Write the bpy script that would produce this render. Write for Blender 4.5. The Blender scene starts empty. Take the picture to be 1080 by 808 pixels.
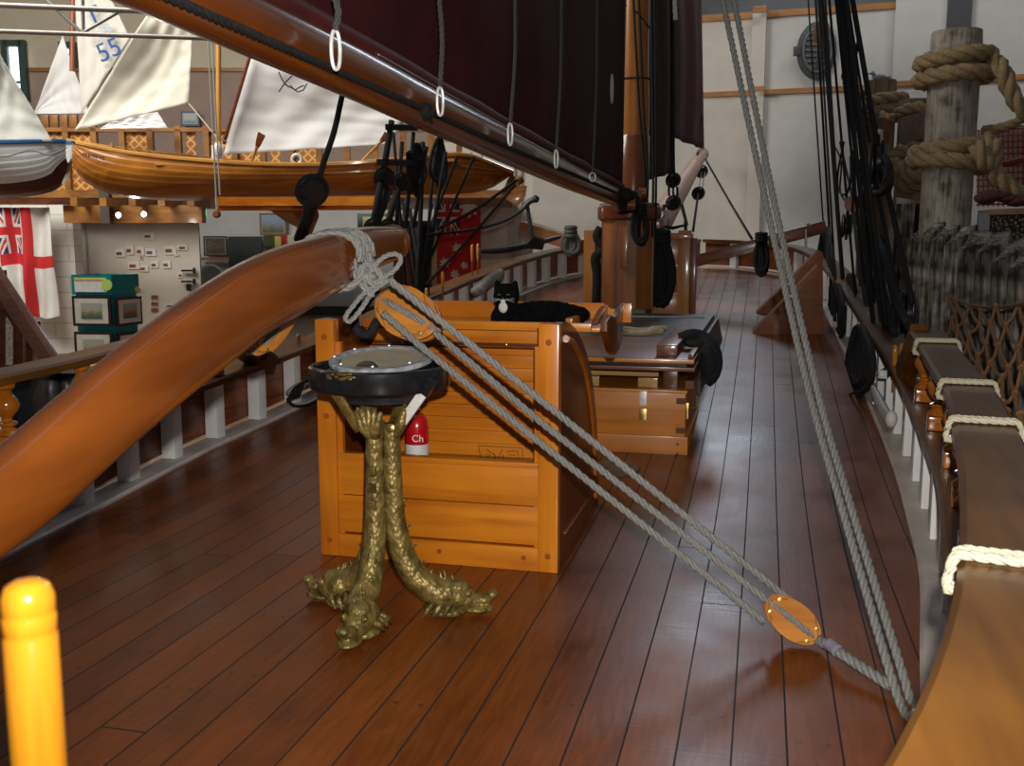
import bpy, bmesh, math, random
from math import sin, cos, pi, radians, sqrt, atan2
from mathutils import Vector, Matrix, noise
random.seed(7)
V = Vector
SC = bpy.context.scene
COL = SC.collection

# ------------------------------------------------------------ camera
HC = 1.35
PITCH = math.atan(146/1050.); YAW = math.atan(266/math.hypot(1050, 146))
cam_data = bpy.data.cameras.new('camera'); cam = bpy.data.objects.new('camera', cam_data); COL.objects.link(cam)
cam_data.sensor_width = 36.0; cam_data.lens = 35.0; cam_data.clip_end = 200
cam.location = (0, 0, HC); cam.rotation_euler = (pi/2 - PITCH, 0, YAW)
cam_data.dof.use_dof = True; cam_data.dof.focus_distance = 4.3; cam_data.dof.aperture_fstop = 8.0
SC.camera = cam
# ------------------------------------------------------------ world, lights, exposure
world = bpy.data.worlds.new('world'); SC.world = world; world.use_nodes = True
bg = world.node_tree.nodes['Background']; bg.inputs[0].default_value = (0.80, 0.88, 1.0, 1); bg.inputs[1].default_value = 0.07
SC.view_settings.view_transform = 'Standard'; SC.view_settings.look = 'None'
SC.view_settings.exposure = 0.0; SC.view_settings.gamma = 1.0; SC.view_settings.use_curve_mapping = False

def lamp(name, kind, loc, target, energy, color=(1, 1, 1), **kw):
    d = bpy.data.lights.new(name, kind); d.energy = energy; d.color = color
    for k, v in kw.items(): setattr(d, k, v)
    o = bpy.data.objects.new(name, d); COL.objects.link(o); o.location = loc
    o.rotation_euler = (V(target) - V(loc)).to_track_quat('-Z', 'Y').to_euler()
    return o
# the photographer's flash on top of the camera
lamp('camera_flash', 'SPOT', (0.05, -0.02, HC + 0.15), (-0.95, 4.0, 1.0), 470, (1.0, 0.96, 0.90), spot_size=radians(96), spot_blend=.8, shadow_soft_size=0.02)
# daylight through the high windows ahead of the bow and roof lights, plus two added fill lamps
lamp('bow_window_light', 'AREA', (-1.2, 23.5, 10.0), (-0.8, 6.0, 0.0), 260, (0.78, 0.87, 1.0), shape='RECTANGLE', size=2.2, size_y=4.2)
lamp('bow_wall_fill', 'AREA', (3.0, 16.5, 10.0), (3.0, 24.0, 3.5), 215, (1.0, 0.97, 0.92), shape='RECTANGLE', size=8.0, size_y=2.0)  # added unseen lamp, only there to brighten the white bow wall
lamp('hall_fill_light', 'AREA', (-10.0, 7.0, 8.0), (-9.5, 18.0, 2.0), 1250, (1.0, 0.95, 0.86), shape='RECTANGLE', size=7.0, size_y=4.0)  # added area lamp on the near side of the boats, lights the sails' fronts
lamp('roof_light', 'AREA', (-2.0, 5.0, 8.5), (-1.8, 5.5, 0.0), 40, (0.75, 0.85, 1.0), shape='RECTANGLE', size=3.0, size_y=8.0)

# ------------------------------------------------------------ photo rays -> world points (frame 1080 x 808)
_fh = V((-sin(YAW), cos(YAW), 0)); _rt = V((cos(YAW), sin(YAW), 0)); _up = V((0, 0, 1))
_fw = _fh*cos(PITCH) - _up*sin(PITCH); _cu = _up*cos(PITCH) + _fh*sin(PITCH)
CAM = V((0, 0, HC))
def ray(x, y): return _fw*1050 + _rt*(x-540) - _cu*(y-404)
def PY(x, y, Y): r = ray(x, y); return CAM + r*(Y/r.y)
def PX(x, y, X): r = ray(x, y); return CAM + r*(X/r.x)
def PZ(x, y, Z=0): r = ray(x, y); return CAM + r*((Z-HC)/r.z)
def PD(x, y, d): r = ray(x, y); return CAM + r*(d/r.dot(_fh))
def sheer(Y):
    if Y < 4: return 0.0
    if Y < 6: return .025*(Y-4)**2
    return .1*(Y-5)

# ------------------------------------------------------------ materials
MATS = {}
def _new(name):
    m = bpy.data.materials.new(name); m.use_nodes = True
    nt = m.node_tree; b = nt.nodes['Principled BSDF']; MATS[name] = m
    return m, nt, b
def rgb(c): return (c[0], c[1], c[2], 1)
def plain(name, c, rough=.5, metal=0, var=.12, scale=20, bump=0.0, coat=0, sheen=0, spec=.5):
    if name in MATS: return MATS[name]
    m, nt, b = _new(name); N = nt.nodes; L = nt.links
    tc = N.new('ShaderNodeTexCoord'); n = N.new('ShaderNodeTexNoise'); n.inputs['Scale'].default_value = scale; n.inputs['Detail'].default_value = 4
    L.new(tc.outputs['Object'], n.inputs['Vector'])
    r = N.new('ShaderNodeValToRGB'); r.color_ramp.elements[0].position = .3; r.color_ramp.elements[1].position = .7
    r.color_ramp.elements[0].color = rgb([x*(1-var) for x in c]); r.color_ramp.elements[1].color = rgb([min(1, x*(1+var)) for x in c])
    L.new(n.outputs['Fac'], r.inputs[0]); L.new(r.outputs[0], b.inputs['Base Color'])
    b.inputs['Roughness'].default_value = rough; b.inputs['Metallic'].default_value = metal; b.inputs['Specular IOR Level'].default_value = spec
    if coat: b.inputs['Coat Weight'].default_value = coat; b.inputs['Coat Roughness'].default_value = .08
    if sheen: b.inputs['Sheen Weight'].default_value = sheen
    if bump:
        bp = N.new('ShaderNodeBump'); bp.inputs['Strength'].default_value = bump; bp.inputs['Distance'].default_value = .01
        L.new(n.outputs['Fac'], bp.inputs['Height']); L.new(bp.outputs[0], b.inputs['Normal'])
    return m
def wood(name, dark, light, axis='X', rough=.3, scale=14, coat=.5, bump=.15, lines=None, knots=False, spec=.35):
    """varnished timber; grain runs along axis; lines=(axis, spacing) draws board joints"""
    if name in MATS: return MATS[name]
    m, nt, b = _new(name); N = nt.nodes; L = nt.links
    tc = N.new('ShaderNodeTexCoord'); mp = N.new('ShaderNodeMapping')
    s = {'X': (.06, 1, 1), 'Y': (1, .06, 1), 'Z': (1, 1, .06)}[axis]; mp.inputs['Scale'].default_value = s
    L.new(tc.outputs['Object'], mp.inputs['Vector'])
    n = N.new('ShaderNodeTexNoise'); n.inputs['Scale'].default_value = scale; n.inputs['Detail'].default_value = 6; n.inputs['Distortion'].default_value = 1.2
    L.new(mp.outputs[0], n.inputs['Vector'])
    n2 = N.new('ShaderNodeTexNoise'); n2.inputs['Scale'].default_value = 2.2; n2.inputs['Detail'].default_value = 2
    L.new(tc.outputs['Object'], n2.inputs['Vector'])
    mx = N.new('ShaderNodeMath'); mx.operation = 'MULTIPLY_ADD'; mx.inputs[1].default_value = .6; L.new(n.outputs['Fac'], mx.inputs[0])
    m2 = N.new('ShaderNodeMath'); m2.operation = 'MULTIPLY'; m2.inputs[1].default_value = .4; L.new(n2.outputs['Fac'], m2.inputs[0]); L.new(m2.outputs[0], mx.inputs[2])
    r = N.new('ShaderNodeValToRGB'); r.color_ramp.elements[0].position = .36; r.color_ramp.elements[1].position = .62
    r.color_ramp.elements[0].color = rgb(dark); r.color_ramp.elements[1].color = rgb(light)
    L.new(mx.outputs[0], r.inputs[0]); out = r.outputs[0]
    h = n.outputs['Fac']
    if lines:
        sp = N.new('ShaderNodeSeparateXYZ'); L.new(tc.outputs['Object'], sp.inputs[0])
        d = N.new('ShaderNodeMath'); d.operation = 'DIVIDE'; d.inputs[1].default_value = lines[1]; L.new(sp.outputs[lines[0]], d.inputs[0])
        f = N.new('ShaderNodeMath'); f.operation = 'FRACT'; L.new(d.outputs[0], f.inputs[0])
        c = N.new('ShaderNodeMath'); c.operation = 'LESS_THAN'; c.inputs[1].default_value = lines[2]/lines[1]; L.new(f.outputs[0], c.inputs[0])
        mm = N.new('ShaderNodeMix'); mm.data_type = 'RGBA'; L.new(c.outputs[0], mm.inputs['Factor']); L.new(out, mm.inputs[6]); mm.inputs[7].default_value = rgb([x*.25 for x in dark]); out = mm.outputs[2]
    L.new(out, b.inputs['Base Color'])
    b.inputs['Roughness'].default_value = rough; b.inputs['Specular IOR Level'].default_value = spec
    if coat: b.inputs['Coat Weight'].default_value = coat; b.inputs['Coat Roughness'].default_value = .12
    bp = N.new('ShaderNodeBump'); bp.inputs['Strength'].default_value = bump; bp.inputs['Distance'].default_value = .004
    L.new(h, bp.inputs['Height']); L.new(bp.outputs[0], b.inputs['Normal'])
    return m
def emit(name, c, s):
    if name in MATS: return MATS[name]
    m, nt, b = _new(name); b.inputs['Base Color'].default_value = rgb(c); b.inputs['Emission Color'].default_value = rgb(c); b.inputs['Emission Strength'].default_value = s
    return m

def deck_mat():
    m, nt, b = _new('deck_planks'); N = nt.nodes; L = nt.links
    def M(op, a, b_=None, c=None):
        n = N.new('ShaderNodeMath'); n.operation = op
        for i, v in enumerate((a, b_, c)):
            if v is None: continue
            if isinstance(v, (int, float)): n.inputs[i].default_value = v
            else: L.new(v, n.inputs[i])
        return n.outputs[0]
    tc = N.new('ShaderNodeTexCoord'); ge = N.new('ShaderNodeNewGeometry'); sp = N.new('ShaderNodeSeparateXYZ'); L.new(ge.outputs['Position'], sp.inputs[0])
    W = .1445
    wob = N.new('ShaderNodeTexNoise'); wob.inputs['Scale'].default_value = 1.5; L.new(ge.outputs['Position'], wob.inputs['Vector'])
    xs = M('DIVIDE', M('ADD', sp.outputs[0], 10.01), W); ix = M('FLOOR', xs); fx = M('FRACT', xs)
    wn = N.new('ShaderNodeTexWhiteNoise'); wn.noise_dimensions = '1D'; L.new(ix, wn.inputs['W'])
    ys = M('DIVIDE', M('ADD', sp.outputs[1], M('MULTIPLY', wn.outputs['Value'], 9.0)), 7.5); iy = M('FLOOR', ys); fy = M('FRACT', ys)
    wn2 = N.new('ShaderNodeTexWhiteNoise'); wn2.noise_dimensions = '2D'; cb = N.new('ShaderNodeCombineXYZ'); L.new(ix, cb.inputs[0]); L.new(iy, cb.inputs[1]); L.new(cb.outputs[0], wn2.inputs['Vector'])
    e = M('MINIMUM', fx, M('SUBTRACT', 1.0, fx))
    seamx = M('LESS_THAN', e, .020); seamy = M('LESS_THAN', fy, .0008)
    seam = M('MAXIMUM', seamx, seamy)
    # grain
    cb2 = N.new('ShaderNodeCombineXYZ'); L.new(M('ADD', sp.outputs[0], M('MULTIPLY', wn2.outputs['Value'], 9.0)), cb2.inputs[0]); L.new(M('MULTIPLY', sp.outputs[1], .10), cb2.inputs[1])
    gr = N.new('ShaderNodeTexNoise'); gr.inputs['Scale'].default_value = 26; gr.inputs['Detail'].default_value = 6; gr.inputs['Distortion'].default_value = 2.0; L.new(cb2.outputs[0], gr.inputs['Vector'])
    big = N.new('ShaderNodeTexNoise'); big.inputs['Scale'].default_value = 2.3; big.inputs['Detail'].default_value = 5; L.new(ge.outputs['Position'], big.inputs['Vector'])
    r = N.new('ShaderNodeValToRGB'); r.color_ramp.elements[0].position = .25; r.color_ramp.elements[1].position = .8
    r.color_ramp.elements[0].color = (.070, .014, .003, 1); r.color_ramp.elements[1].color = (.30, .080, .012, 1)
    L.new(M('ADD', M('MULTIPLY', gr.outputs['Fac'], .45), M('ADD', M('MULTIPLY', wn2.outputs['Value'], .15), M('MULTIPLY', big.outputs['Fac'], .38))), r.inputs[0])
    # treenail plugs
    py = M('FRACT', M('DIVIDE', M('ADD', sp.outputs[1], M('MULTIPLY', wn2.outputs['Value'], .25)), .62))
    dx = M('MULTIPLY', M('SUBTRACT', M('ABSOLUTE', M('SUBTRACT', fx, .5)), .27), W); dy = M('MULTIPLY', M('SUBTRACT', py, .5), .62)
    rr = M('ADD', M('MULTIPLY', dx, dx), M('MULTIPLY', dy, dy)); plug = M('MULTIPLY', M('LESS_THAN', rr, .00009), M('GREATER_THAN', wn.outputs['Value'], .35))
    m1 = N.new('ShaderNodeMix'); m1.data_type = 'RGBA'; L.new(M('MULTIPLY', plug, .6), m1.inputs['Factor']); L.new(r.outputs[0], m1.inputs[6]); m1.inputs[7].default_value = (.03, .012, .006, 1)
    m2 = N.new('ShaderNodeMix'); m2.data_type = 'RGBA'; L.new(seam, m2.inputs['Factor']); L.new(m1.outputs[2], m2.inputs[6]); m2.inputs[7].default_value = (.012, .013, .015, 1)
    L.new(m2.outputs[2], b.inputs['Base Color'])
    rg = N.new('ShaderNodeMapRange'); L.new(big.outputs['Fac'], rg.inputs[0]); rg.inputs[1].default_value = .3; rg.inputs[2].default_value = .7; rg.inputs[3].default_value = .27; rg.inputs[4].default_value = .42
    L.new(M('MAXIMUM', rg.outputs[0], M('MULTIPLY', seam, .85)), b.inputs['Roughness']); b.inputs['Specular IOR Level'].default_value = .34
    b.inputs['Coat Weight'].default_value = .05; b.inputs['Coat Roughness'].default_value = .2
    # bump: seam, grain, cross scratches
    sc = N.new('ShaderNodeTexNoise'); mp = N.new('ShaderNodeMapping'); mp.inputs['Scale'].default_value = (1.2, 14, 1); L.new(ge.outputs['Position'], mp.inputs['Vector']); L.new(mp.outputs[0], sc.inputs['Vector']); sc.inputs['Scale'].default_value = 3; sc.inputs['Detail'].default_value = 5
    hgt = M('ADD', M('ADD', M('MULTIPLY', gr.outputs['Fac'], .12), M('MULTIPLY', sc.outputs['Fac'], .45)), M('MULTIPLY', seam, -.7))
    bp = N.new('ShaderNodeBump'); bp.inputs['Strength'].default_value = .35; bp.inputs['Distance'].default_value = .006; L.new(hgt, bp.inputs['Height']); L.new(bp.outputs[0], b.inputs['Normal'])
    return m

# ------------------------------------------------------------ object helpers
ORG = {}
def finish(name, bm, mats, loc, parent, smooth):
    me = bpy.data.meshes.new(name); bmesh.ops.recalc_face_normals(bm, faces=bm.faces)
    bm.transform(Matrix.Translation(-loc)); bm.to_mesh(me); bm.free()
    if smooth:
        for p in me.polygons: p.use_smooth = True
    if not isinstance(mats, (list, tuple)): mats = [mats]
    for m in mats: me.materials.append(m)
    o = bpy.data.objects.new(name, me); COL.objects.link(o)
    if smooth == 'auto':
        md = o.modifiers.new('es', 'EDGE_SPLIT'); md.split_angle = radians(38)
    return o
def base_of(bm):
    xs = [v.co.x for v in bm.verts]; ys = [v.co.y for v in bm.verts]; zs = [v.co.z for v in bm.verts]
    return V(((min(xs)+max(xs))/2, (min(ys)+max(ys))/2, min(zs)))
def solo(name, bm, mat, label, cat, group=None, kind=None, smooth='auto'):
    """a top-level thing that is one mesh"""
    L = base_of(bm); o = finish(name, bm, mat, L, None, smooth); o.location = L; ORG[o] = L
    if label: o['label'] = label
    if cat: o['category'] = cat
    if group: o['group'] = group
    if kind: o['kind'] = kind
    return o
def struct(name, bm, mat, label=None, smooth=False):
    return solo(name, bm, mat, label, None, None, 'structure', smooth)
def thing(name, label, cat, loc, group=None):
    o = bpy.data.objects.new(name, None); COL.objects.link(o); o.location = loc; o.empty_display_size = .1
    o['label'] = label; o['category'] = cat
    if group: o['group'] = group
    ORG[o] = V(loc); return o
def part(name, bm, mat, parent, smooth='auto', label=None, kind=None):
    L = ORG[parent]; o = finish(name, bm, mat, L, parent, smooth); o.parent = parent; ORG[o] = L
    if label: o['label'] = label
    if kind: o['kind'] = kind
    return o
def B(): return bmesh.new()

# ------------------------------------------------------------ mesh builders
def hexa(bm, p):
    v = [bm.verts.new(q) for q in p]
    fs = [bm.faces.new([v[i] for i in f]) for f in ((0, 3, 2, 1), (4, 5, 6, 7), (0, 1, 5, 4), (1, 2, 6, 5), (2, 3, 7, 6), (3, 0, 4, 7))]
    return v, fs
def box(bm, x0, x1, y0, y1, z0, z1, bev=0.0):
    v, f = hexa(bm, [V((x0, y0, z0)), V((x1, y0, z0)), V((x1, y1, z0)), V((x0, y1, z0)), V((x0, y0, z1)), V((x1, y0, z1)), V((x1, y1, z1)), V((x0, y1, z1))])
    if bev:
        es = list({e for q in f for e in q.edges}); bmesh.ops.bevel(bm, geom=es, offset=bev, segments=2, affect='EDGES', profile=.6)
def obox(bm, c, ax, ay, az, bev=0.0):
    """box from centre and three half-axis vectors"""
    c, ax, ay, az = V(c), V(ax), V(ay), V(az)
    v, f = hexa(bm, [c-ax-ay-az, c+ax-ay-az, c+ax+ay-az, c-ax+ay-az, c-ax-ay+az, c+ax-ay+az, c+ax+ay+az, c-ax+ay+az])
    if bev:
        es = list({e for q in f for e in q.edges}); bmesh.ops.bevel(bm, geom=es, offset=bev, segments=2, affect='EDGES', profile=.6)
def beam(bm, a, b, w, h, up=(0, 0, 1), bev=0.0):
    a, b = V(a), V(b); d = (b-a); s = d.cross(V(up)).normalized(); u = s.cross(d).normalized()
    obox(bm, (a+b)/2, d/2, s*w/2, u*h/2, bev)
def prism(bm, pts, ext, bev=0.0):
    """polygon (world points) extruded by vector ext"""
    ext = V(ext); a = [bm.verts.new(V(p)) for p in pts]; b = [bm.verts.new(V(p)+ext) for p in pts]; n = len(pts)
    f = [bm.faces.new(a), bm.faces.new(b[::-1])]
    for i in range(n): f.append(bm.faces.new((a[i], b[i], b[(i+1) % n], a[(i+1) % n])))
    if bev:
        es = list({e for q in f[:2] for e in q.edges}); bmesh.ops.bevel(bm, geom=es, offset=bev, segments=2, affect='EDGES', profile=.6)
def crom(pts, n=8, closed=False):
    pts = [V(p) for p in pts]; out = []; N = len(pts)
    for i in range(N if closed else N-1):
        p0 = pts[(i-1) % N] if (closed or i > 0) else pts[0]*2-pts[1]
        p1 = pts[i]; p2 = pts[(i+1) % N]
        p3 = pts[(i+2) % N] if (closed or i+2 < N) else pts[-1]*2-pts[-2]
        for k in range(n):
            t = k/n; out.append(.5*((2*p1)+(-p0+p2)*t+(2*p0-5*p1+4*p2-p3)*t*t+(-p0+3*p1-3*p2+p3)*t*t*t))
    if not closed: out.append(pts[-1])
    return out
def resample(pts, ds, closed=False):
    pts = [V(p) for p in pts]
    if closed: pts = pts+[pts[0]]
    L = [0]
    for a, b in zip(pts, pts[1:]): L.append(L[-1]+(b-a).length)
    n = max(2, int(L[-1]/ds)); out = []; j = 0
    for i in range(n if closed else n+1):
        s = L[-1]*i/n
        while j < len(L)-2 and L[j+1] < s: j += 1
        seg = L[j+1]-L[j]; out.append(pts[j].lerp(pts[j+1], 0 if seg < 1e-9 else (s-L[j])/seg))
    return out
def frames(pts, closed=False):
    n = len(pts); T = []
    for i in range(n):
        a = pts[(i-1) % n] if (closed or i > 0) else pts[i]; b = pts[(i+1) % n] if (closed or i < n-1) else pts[i]
        T.append((b-a).normalized() if (b-a).length > 1e-9 else V((0, 0, 1)))
    ref = V((0, 0, 1)) if abs(T[0].z) < .9 else V((1, 0, 0)); N = (ref-T[0]*ref.dot(T[0])).normalized(); out = []
    for t in T:
        N = (N-t*N.dot(t)); N = N.normalized() if N.length > 1e-6 else V((1, 0, 0)); out.append((t, N, t.cross(N)))
    return out
def tube(bm, pts, r, seg=8, closed=False, cap=True, sq=1.0):
    """round tube; r a number or a list per point; sq squashes the second axis"""
    pts = [V(p) for p in pts]; fr = frames(pts, closed); rings = []; n = len(pts)
    for i, p in enumerate(pts):
        ri = r[i] if isinstance(r, (list, tuple)) else r; _, a, b = fr[i]
        rings.append([bm.verts.new(p+a*(cos(2*pi*k/seg)*ri)+b*(sin(2*pi*k/seg)*ri*sq)) for k in range(seg)])
    for i in range(n if closed else n-1):
        A, Bq = rings[i], rings[(i+1) % n]
        for k in range(seg): bm.faces.new((A[k], A[(k+1) % seg], Bq[(k+1) % seg], Bq[k]))
    if cap and not closed: bm.faces.new(rings[0][::-1]); bm.faces.new(rings[-1])
def rope(bm, pts, r, strands=3, pitch=None, smooth=True, ds=None, closed=False):
    """twisted laid rope: strands wound round the path"""
    pitch = pitch or r*7; ds = ds or pitch/7
    P = crom(pts, 8, closed) if smooth and len(pts) > 2 else [V(p) for p in pts]
    P = resample(P, ds, closed); fr = frames(P, closed); n = len(P)
    turns = max(1, round(n*ds/pitch)) if closed else n*ds/pitch
    for s in range(strands):
        q = []
        for i, p in enumerate(P):
            a = 2*pi*(turns*i/n+s/strands); q.append(p+fr[i][1]*(cos(a)*r*.52)+fr[i][2]*(sin(a)*r*.52))
        tube(bm, q, r*.53, 6, closed)
def lathe(bm, prof, c=(0, 0, 0), axis=(0, 0, 1), seg=24, square=()):
    """profile list of (radius, height)"""
    ax = V(axis).normalized(); ref = V((1, 0, 0)) if abs(ax.x) < .9 else V((0, 1, 0)); a = (ref-ax*ref.dot(ax)).normalized(); b = ax.cross(a); c = V(c); rings = []
    for (r, h) in prof:
        if r < 1e-5: rings.append([bm.verts.new(c+ax*h)])
        else: rings.append([bm.verts.new(c+ax*h+a*(cos(2*pi*k/seg)*r)+b*(sin(2*pi*k/seg)*r)) for k in range(seg)])
    for A, Q in zip(rings, rings[1:]):
        if len(A) == 1 and len(Q) == 1: continue
        for k in range(seg):
            k2 = (k+1) % seg
            if len(A) == 1: bm.faces.new((A[0], Q[k], Q[k2]))
            elif len(Q) == 1: bm.faces.new((A[k], Q[0], A[k2]))
            else: bm.faces.new((A[k], A[k2], Q[k2], Q[k]))
    if len(rings[0]) > 1: bm.faces.new(rings[0][::-1])
    if len(rings[-1]) > 1: bm.faces.new(rings[-1])
def ell(bm, c, r, ax=None, u=14, v=9):
    """ellipsoid with half-axis vectors or radii"""
    M = Matrix.Identity(3)
    if ax: M = Matrix([V(ax[0]).normalized(), V(ax[1]).normalized(), V(ax[2]).normalized()]).transposed()
    c = V(c); rings = []
    for i in range(v+1):
        t = pi*i/v
        if i in (0, v): rings.append([bm.verts.new(c+M@V((0, 0, r[2]*cos(t))))])
        else: rings.append([bm.verts.new(c+M@V((r[0]*sin(t)*cos(2*pi*k/u), r[1]*sin(t)*sin(2*pi*k/u), r[2]*cos(t)))) for k in range(u)])
    for A, Q in zip(rings, rings[1:]):
        for k in range(u):
            k2 = (k+1) % u
            if len(A) == 1: bm.faces.new((A[0], Q[k], Q[k2]))
            elif len(Q) == 1: bm.faces.new((A[k], Q[0], A[k2]))
            else: bm.faces.new((A[k], A[k2], Q[k2], Q[k]))
def grid(bm, fn, nu, nv, midx=None):
    g = [[bm.verts.new(fn(i/nu, j/nv)) for j in range(nv+1)] for i in range(nu+1)]
    for i in range(nu):
        for j in range(nv):
            f = bm.faces.new((g[i][j], g[i+1][j], g[i+1][j+1], g[i][j+1]))
            if midx: f.material_index = midx((i+.5)/nu, (j+.5)/nv)
    return g
def sweep(bm, path, section):
    """section: list of (side, up) offsets along a horizontal path; side is to the right of travel... outward"""
    n = len(path); rings = []
    for i, p in enumerate(path):
        a = path[max(0, i-1)]; b = path[min(n-1, i+1)]; t = V((b.x-a.x, b.y-a.y, 0)).normalized(); s = V((t.y, -t.x, 0))
        rings.append([bm.verts.new(p+s*q[0]+V((0, 0, q[1]))) for q in section])
    m = len(section)
    for A, Q in zip(rings, rings[1:]):
        for k in range(m): bm.faces.new((A[k], A[(k+1) % m], Q[(k+1) % m], Q[k]))
    bm.faces.new(rings[0][::-1]); bm.faces.new(rings[-1])
def solid(o, t, off=0):
    md = o.modifiers.new('so', 'SOLIDIFY'); md.thickness = t; md.offset = off; return o

# ------------------------------------------------------------ palette
ORW_X = wood('amber_pine_x', (.42, .105, .005), (.74, .25, .016), 'X', .3, 9, .35)
ORW_Z = wood('amber_pine_z', (.44, .115, .006), (.74, .25, .016), 'Z', .3, 9, .35)
ORW_Y = wood('amber_pine_y', (.30, .085, .010), (.50, .165, .02), 'Y', .3, 9, .35)
BRW_X = wood('brown_varnish_x', (.05, .014, .006), (.13, .04, .014), 'X', .28, 12, .5)
BRW_Y = wood('brown_varnish_y', (.05, .014, .006), (.13, .04, .014), 'Y', .28, 12, .5)
RAIL = wood('rail_teak', (.080, .028, .004), (.19, .075, .010), 'Y', .38, 10, .12, spec=.3)
TURN = wood('turned_teak', (.32, .09, .006), (.55, .17, .012), 'Z', .18, 12, .9)
PINW = wood('pin_ash', (.40, .15, .015), (.62, .27, .03), 'Z', .2, 12, .8)
PANEL = wood('red_mahogany', (.12, .028, .008), (.24, .06, .014), 'Y', .4, 12, .3)
TILL = wood('tiller_timber', (.105, .024, .003), (.20, .052, .006), 'Y', .25, 7, .5, spec=.35)
BOOMW = wood('boom_timber', (.080, .018, .003), (.17, .042, .005), 'Y', .25, 7, .5, spec=.35)
MASTW = wood('mast_pine', (.20, .065, .009), (.36, .13, .02), 'Z', .3, 7, .4)
WHITE = plain('white_paint', (.88, .88, .86), .45, 0, .05, 6)
GREYP = plain('grey_waterway_paint', (.54, .46, .40), .5, 0, .18, 5)
BLACK = plain('black_enamel', (.012, .012, .013), .28, 0, .3, 30, .1, coat=.3)
TAR = plain('tarred_rope', (.014, .014, .014), .85, 0, .4, 90, .3, spec=.25)
GROPE = plain('grey_rope', (.21, .205, .19), .85, 0, .4, 260, .3)
CROPE = plain('cream_rope', (.58, .52, .38), .85, 0, .25, 260, .3)
MANILA = plain('manila_hawser', (.33, .23, .12), .9, 0, .4, 60, .4)
NETR = plain('net_cord', (.28, .13, .05), .9, 0, .3, 90, .3)
BRASS = plain('brass', (.70, .48, .16), .3, .9, .2, 40)
STEEL = plain('steel', (.55, .55, .55), .3, .9, .1, 40)
GALV = plain('pale_cast_metal', (.75, .74, .70), .4, .2, .1, 40)
# ============================================================ THE SHIP'S DECK AND SETTING
R_EDGE = [(-1.0, .42), (-.45, .52), (-.1, .75), (.095, 1.1), (.285, 1.75), (.46, 2.7), (.56, 3.4), (.67, 4.2), (.72, 4.9), (.76, 5.8), (.76, 7.0), (.74, 8.4), (.70, 10), (.64, 11.6), (.5, 13.2), (.22, 14.2), (-.3, 14.85), (-.9, 15.1)]
L_EDGE = [(-1.0, .42), (-1.9, .5), (-2.45, .85), (-2.8, 1.5), (-3.0, 2.4), (-3.16, 3.5), (-3.26, 4.2), (-3.34, 4.9), (-3.36, 5.6), (-3.28, 6.4), (-3.2, 7.6), (-3.12, 9.2), (-3.03, 11.0), (-2.86, 12.7), (-2.55, 13.9), (-1.95, 14.7), (-1.4, 15.0), (-.9, 15.1)]
def edge_path(E, n=5):
    P = crom([(x, y, 0) for x, y in E], n)
    return [V((p.x, p.y, sheer(p.y))) for p in P]
RP = edge_path(R_EDGE); LP = edge_path(L_EDGE)
def at_y(P, y):
    for a, b in zip(P, P[1:]):
        if a.y <= y <= b.y: return a.lerp(b, (y-a.y)/max(1e-6, b.y-a.y))
    return P[-1] if y > P[-1].y else P[0]
DECK = deck_mat()
bm = B(); ys = [.43+i*(15.08-.43)/90 for i in range(91)]
prev = None
for y in ys:
    a = at_y(LP, y); b = at_y(RP, y); row = [bm.verts.new(V((a.x+(b.x-a.x)*k/8, y, sheer(y)))) for k in range(9)]
    if prev:
        for k in range(8): bm.faces.new((prev[k], prev[k+1], row[k+1], row[k]))
    prev = row
r = bmesh.ops.extrude_face_region(bm, geom=list(bm.faces)); bmesh.ops.translate(bm, vec=(0, 0, -.06), verts=[e for e in r['geom'] if isinstance(e, bmesh.types.BMVert)])
struct('floor', bm, DECK, 'varnished reddish brown ship deck with dark caulked seams', smooth=False)
# museum hall floor
HF = -.35
FL = wood('hall_floor_boards', (.17, .07, .025), (.30, .14, .05), 'X', .3, 10, .3, lines=(1, .14, .006))
bm = B(); box(bm, -34, 14, -3, 30, HF-.1, HF); struct('floor', bm, FL, 'polished brown timber floor of the museum hall')

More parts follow.
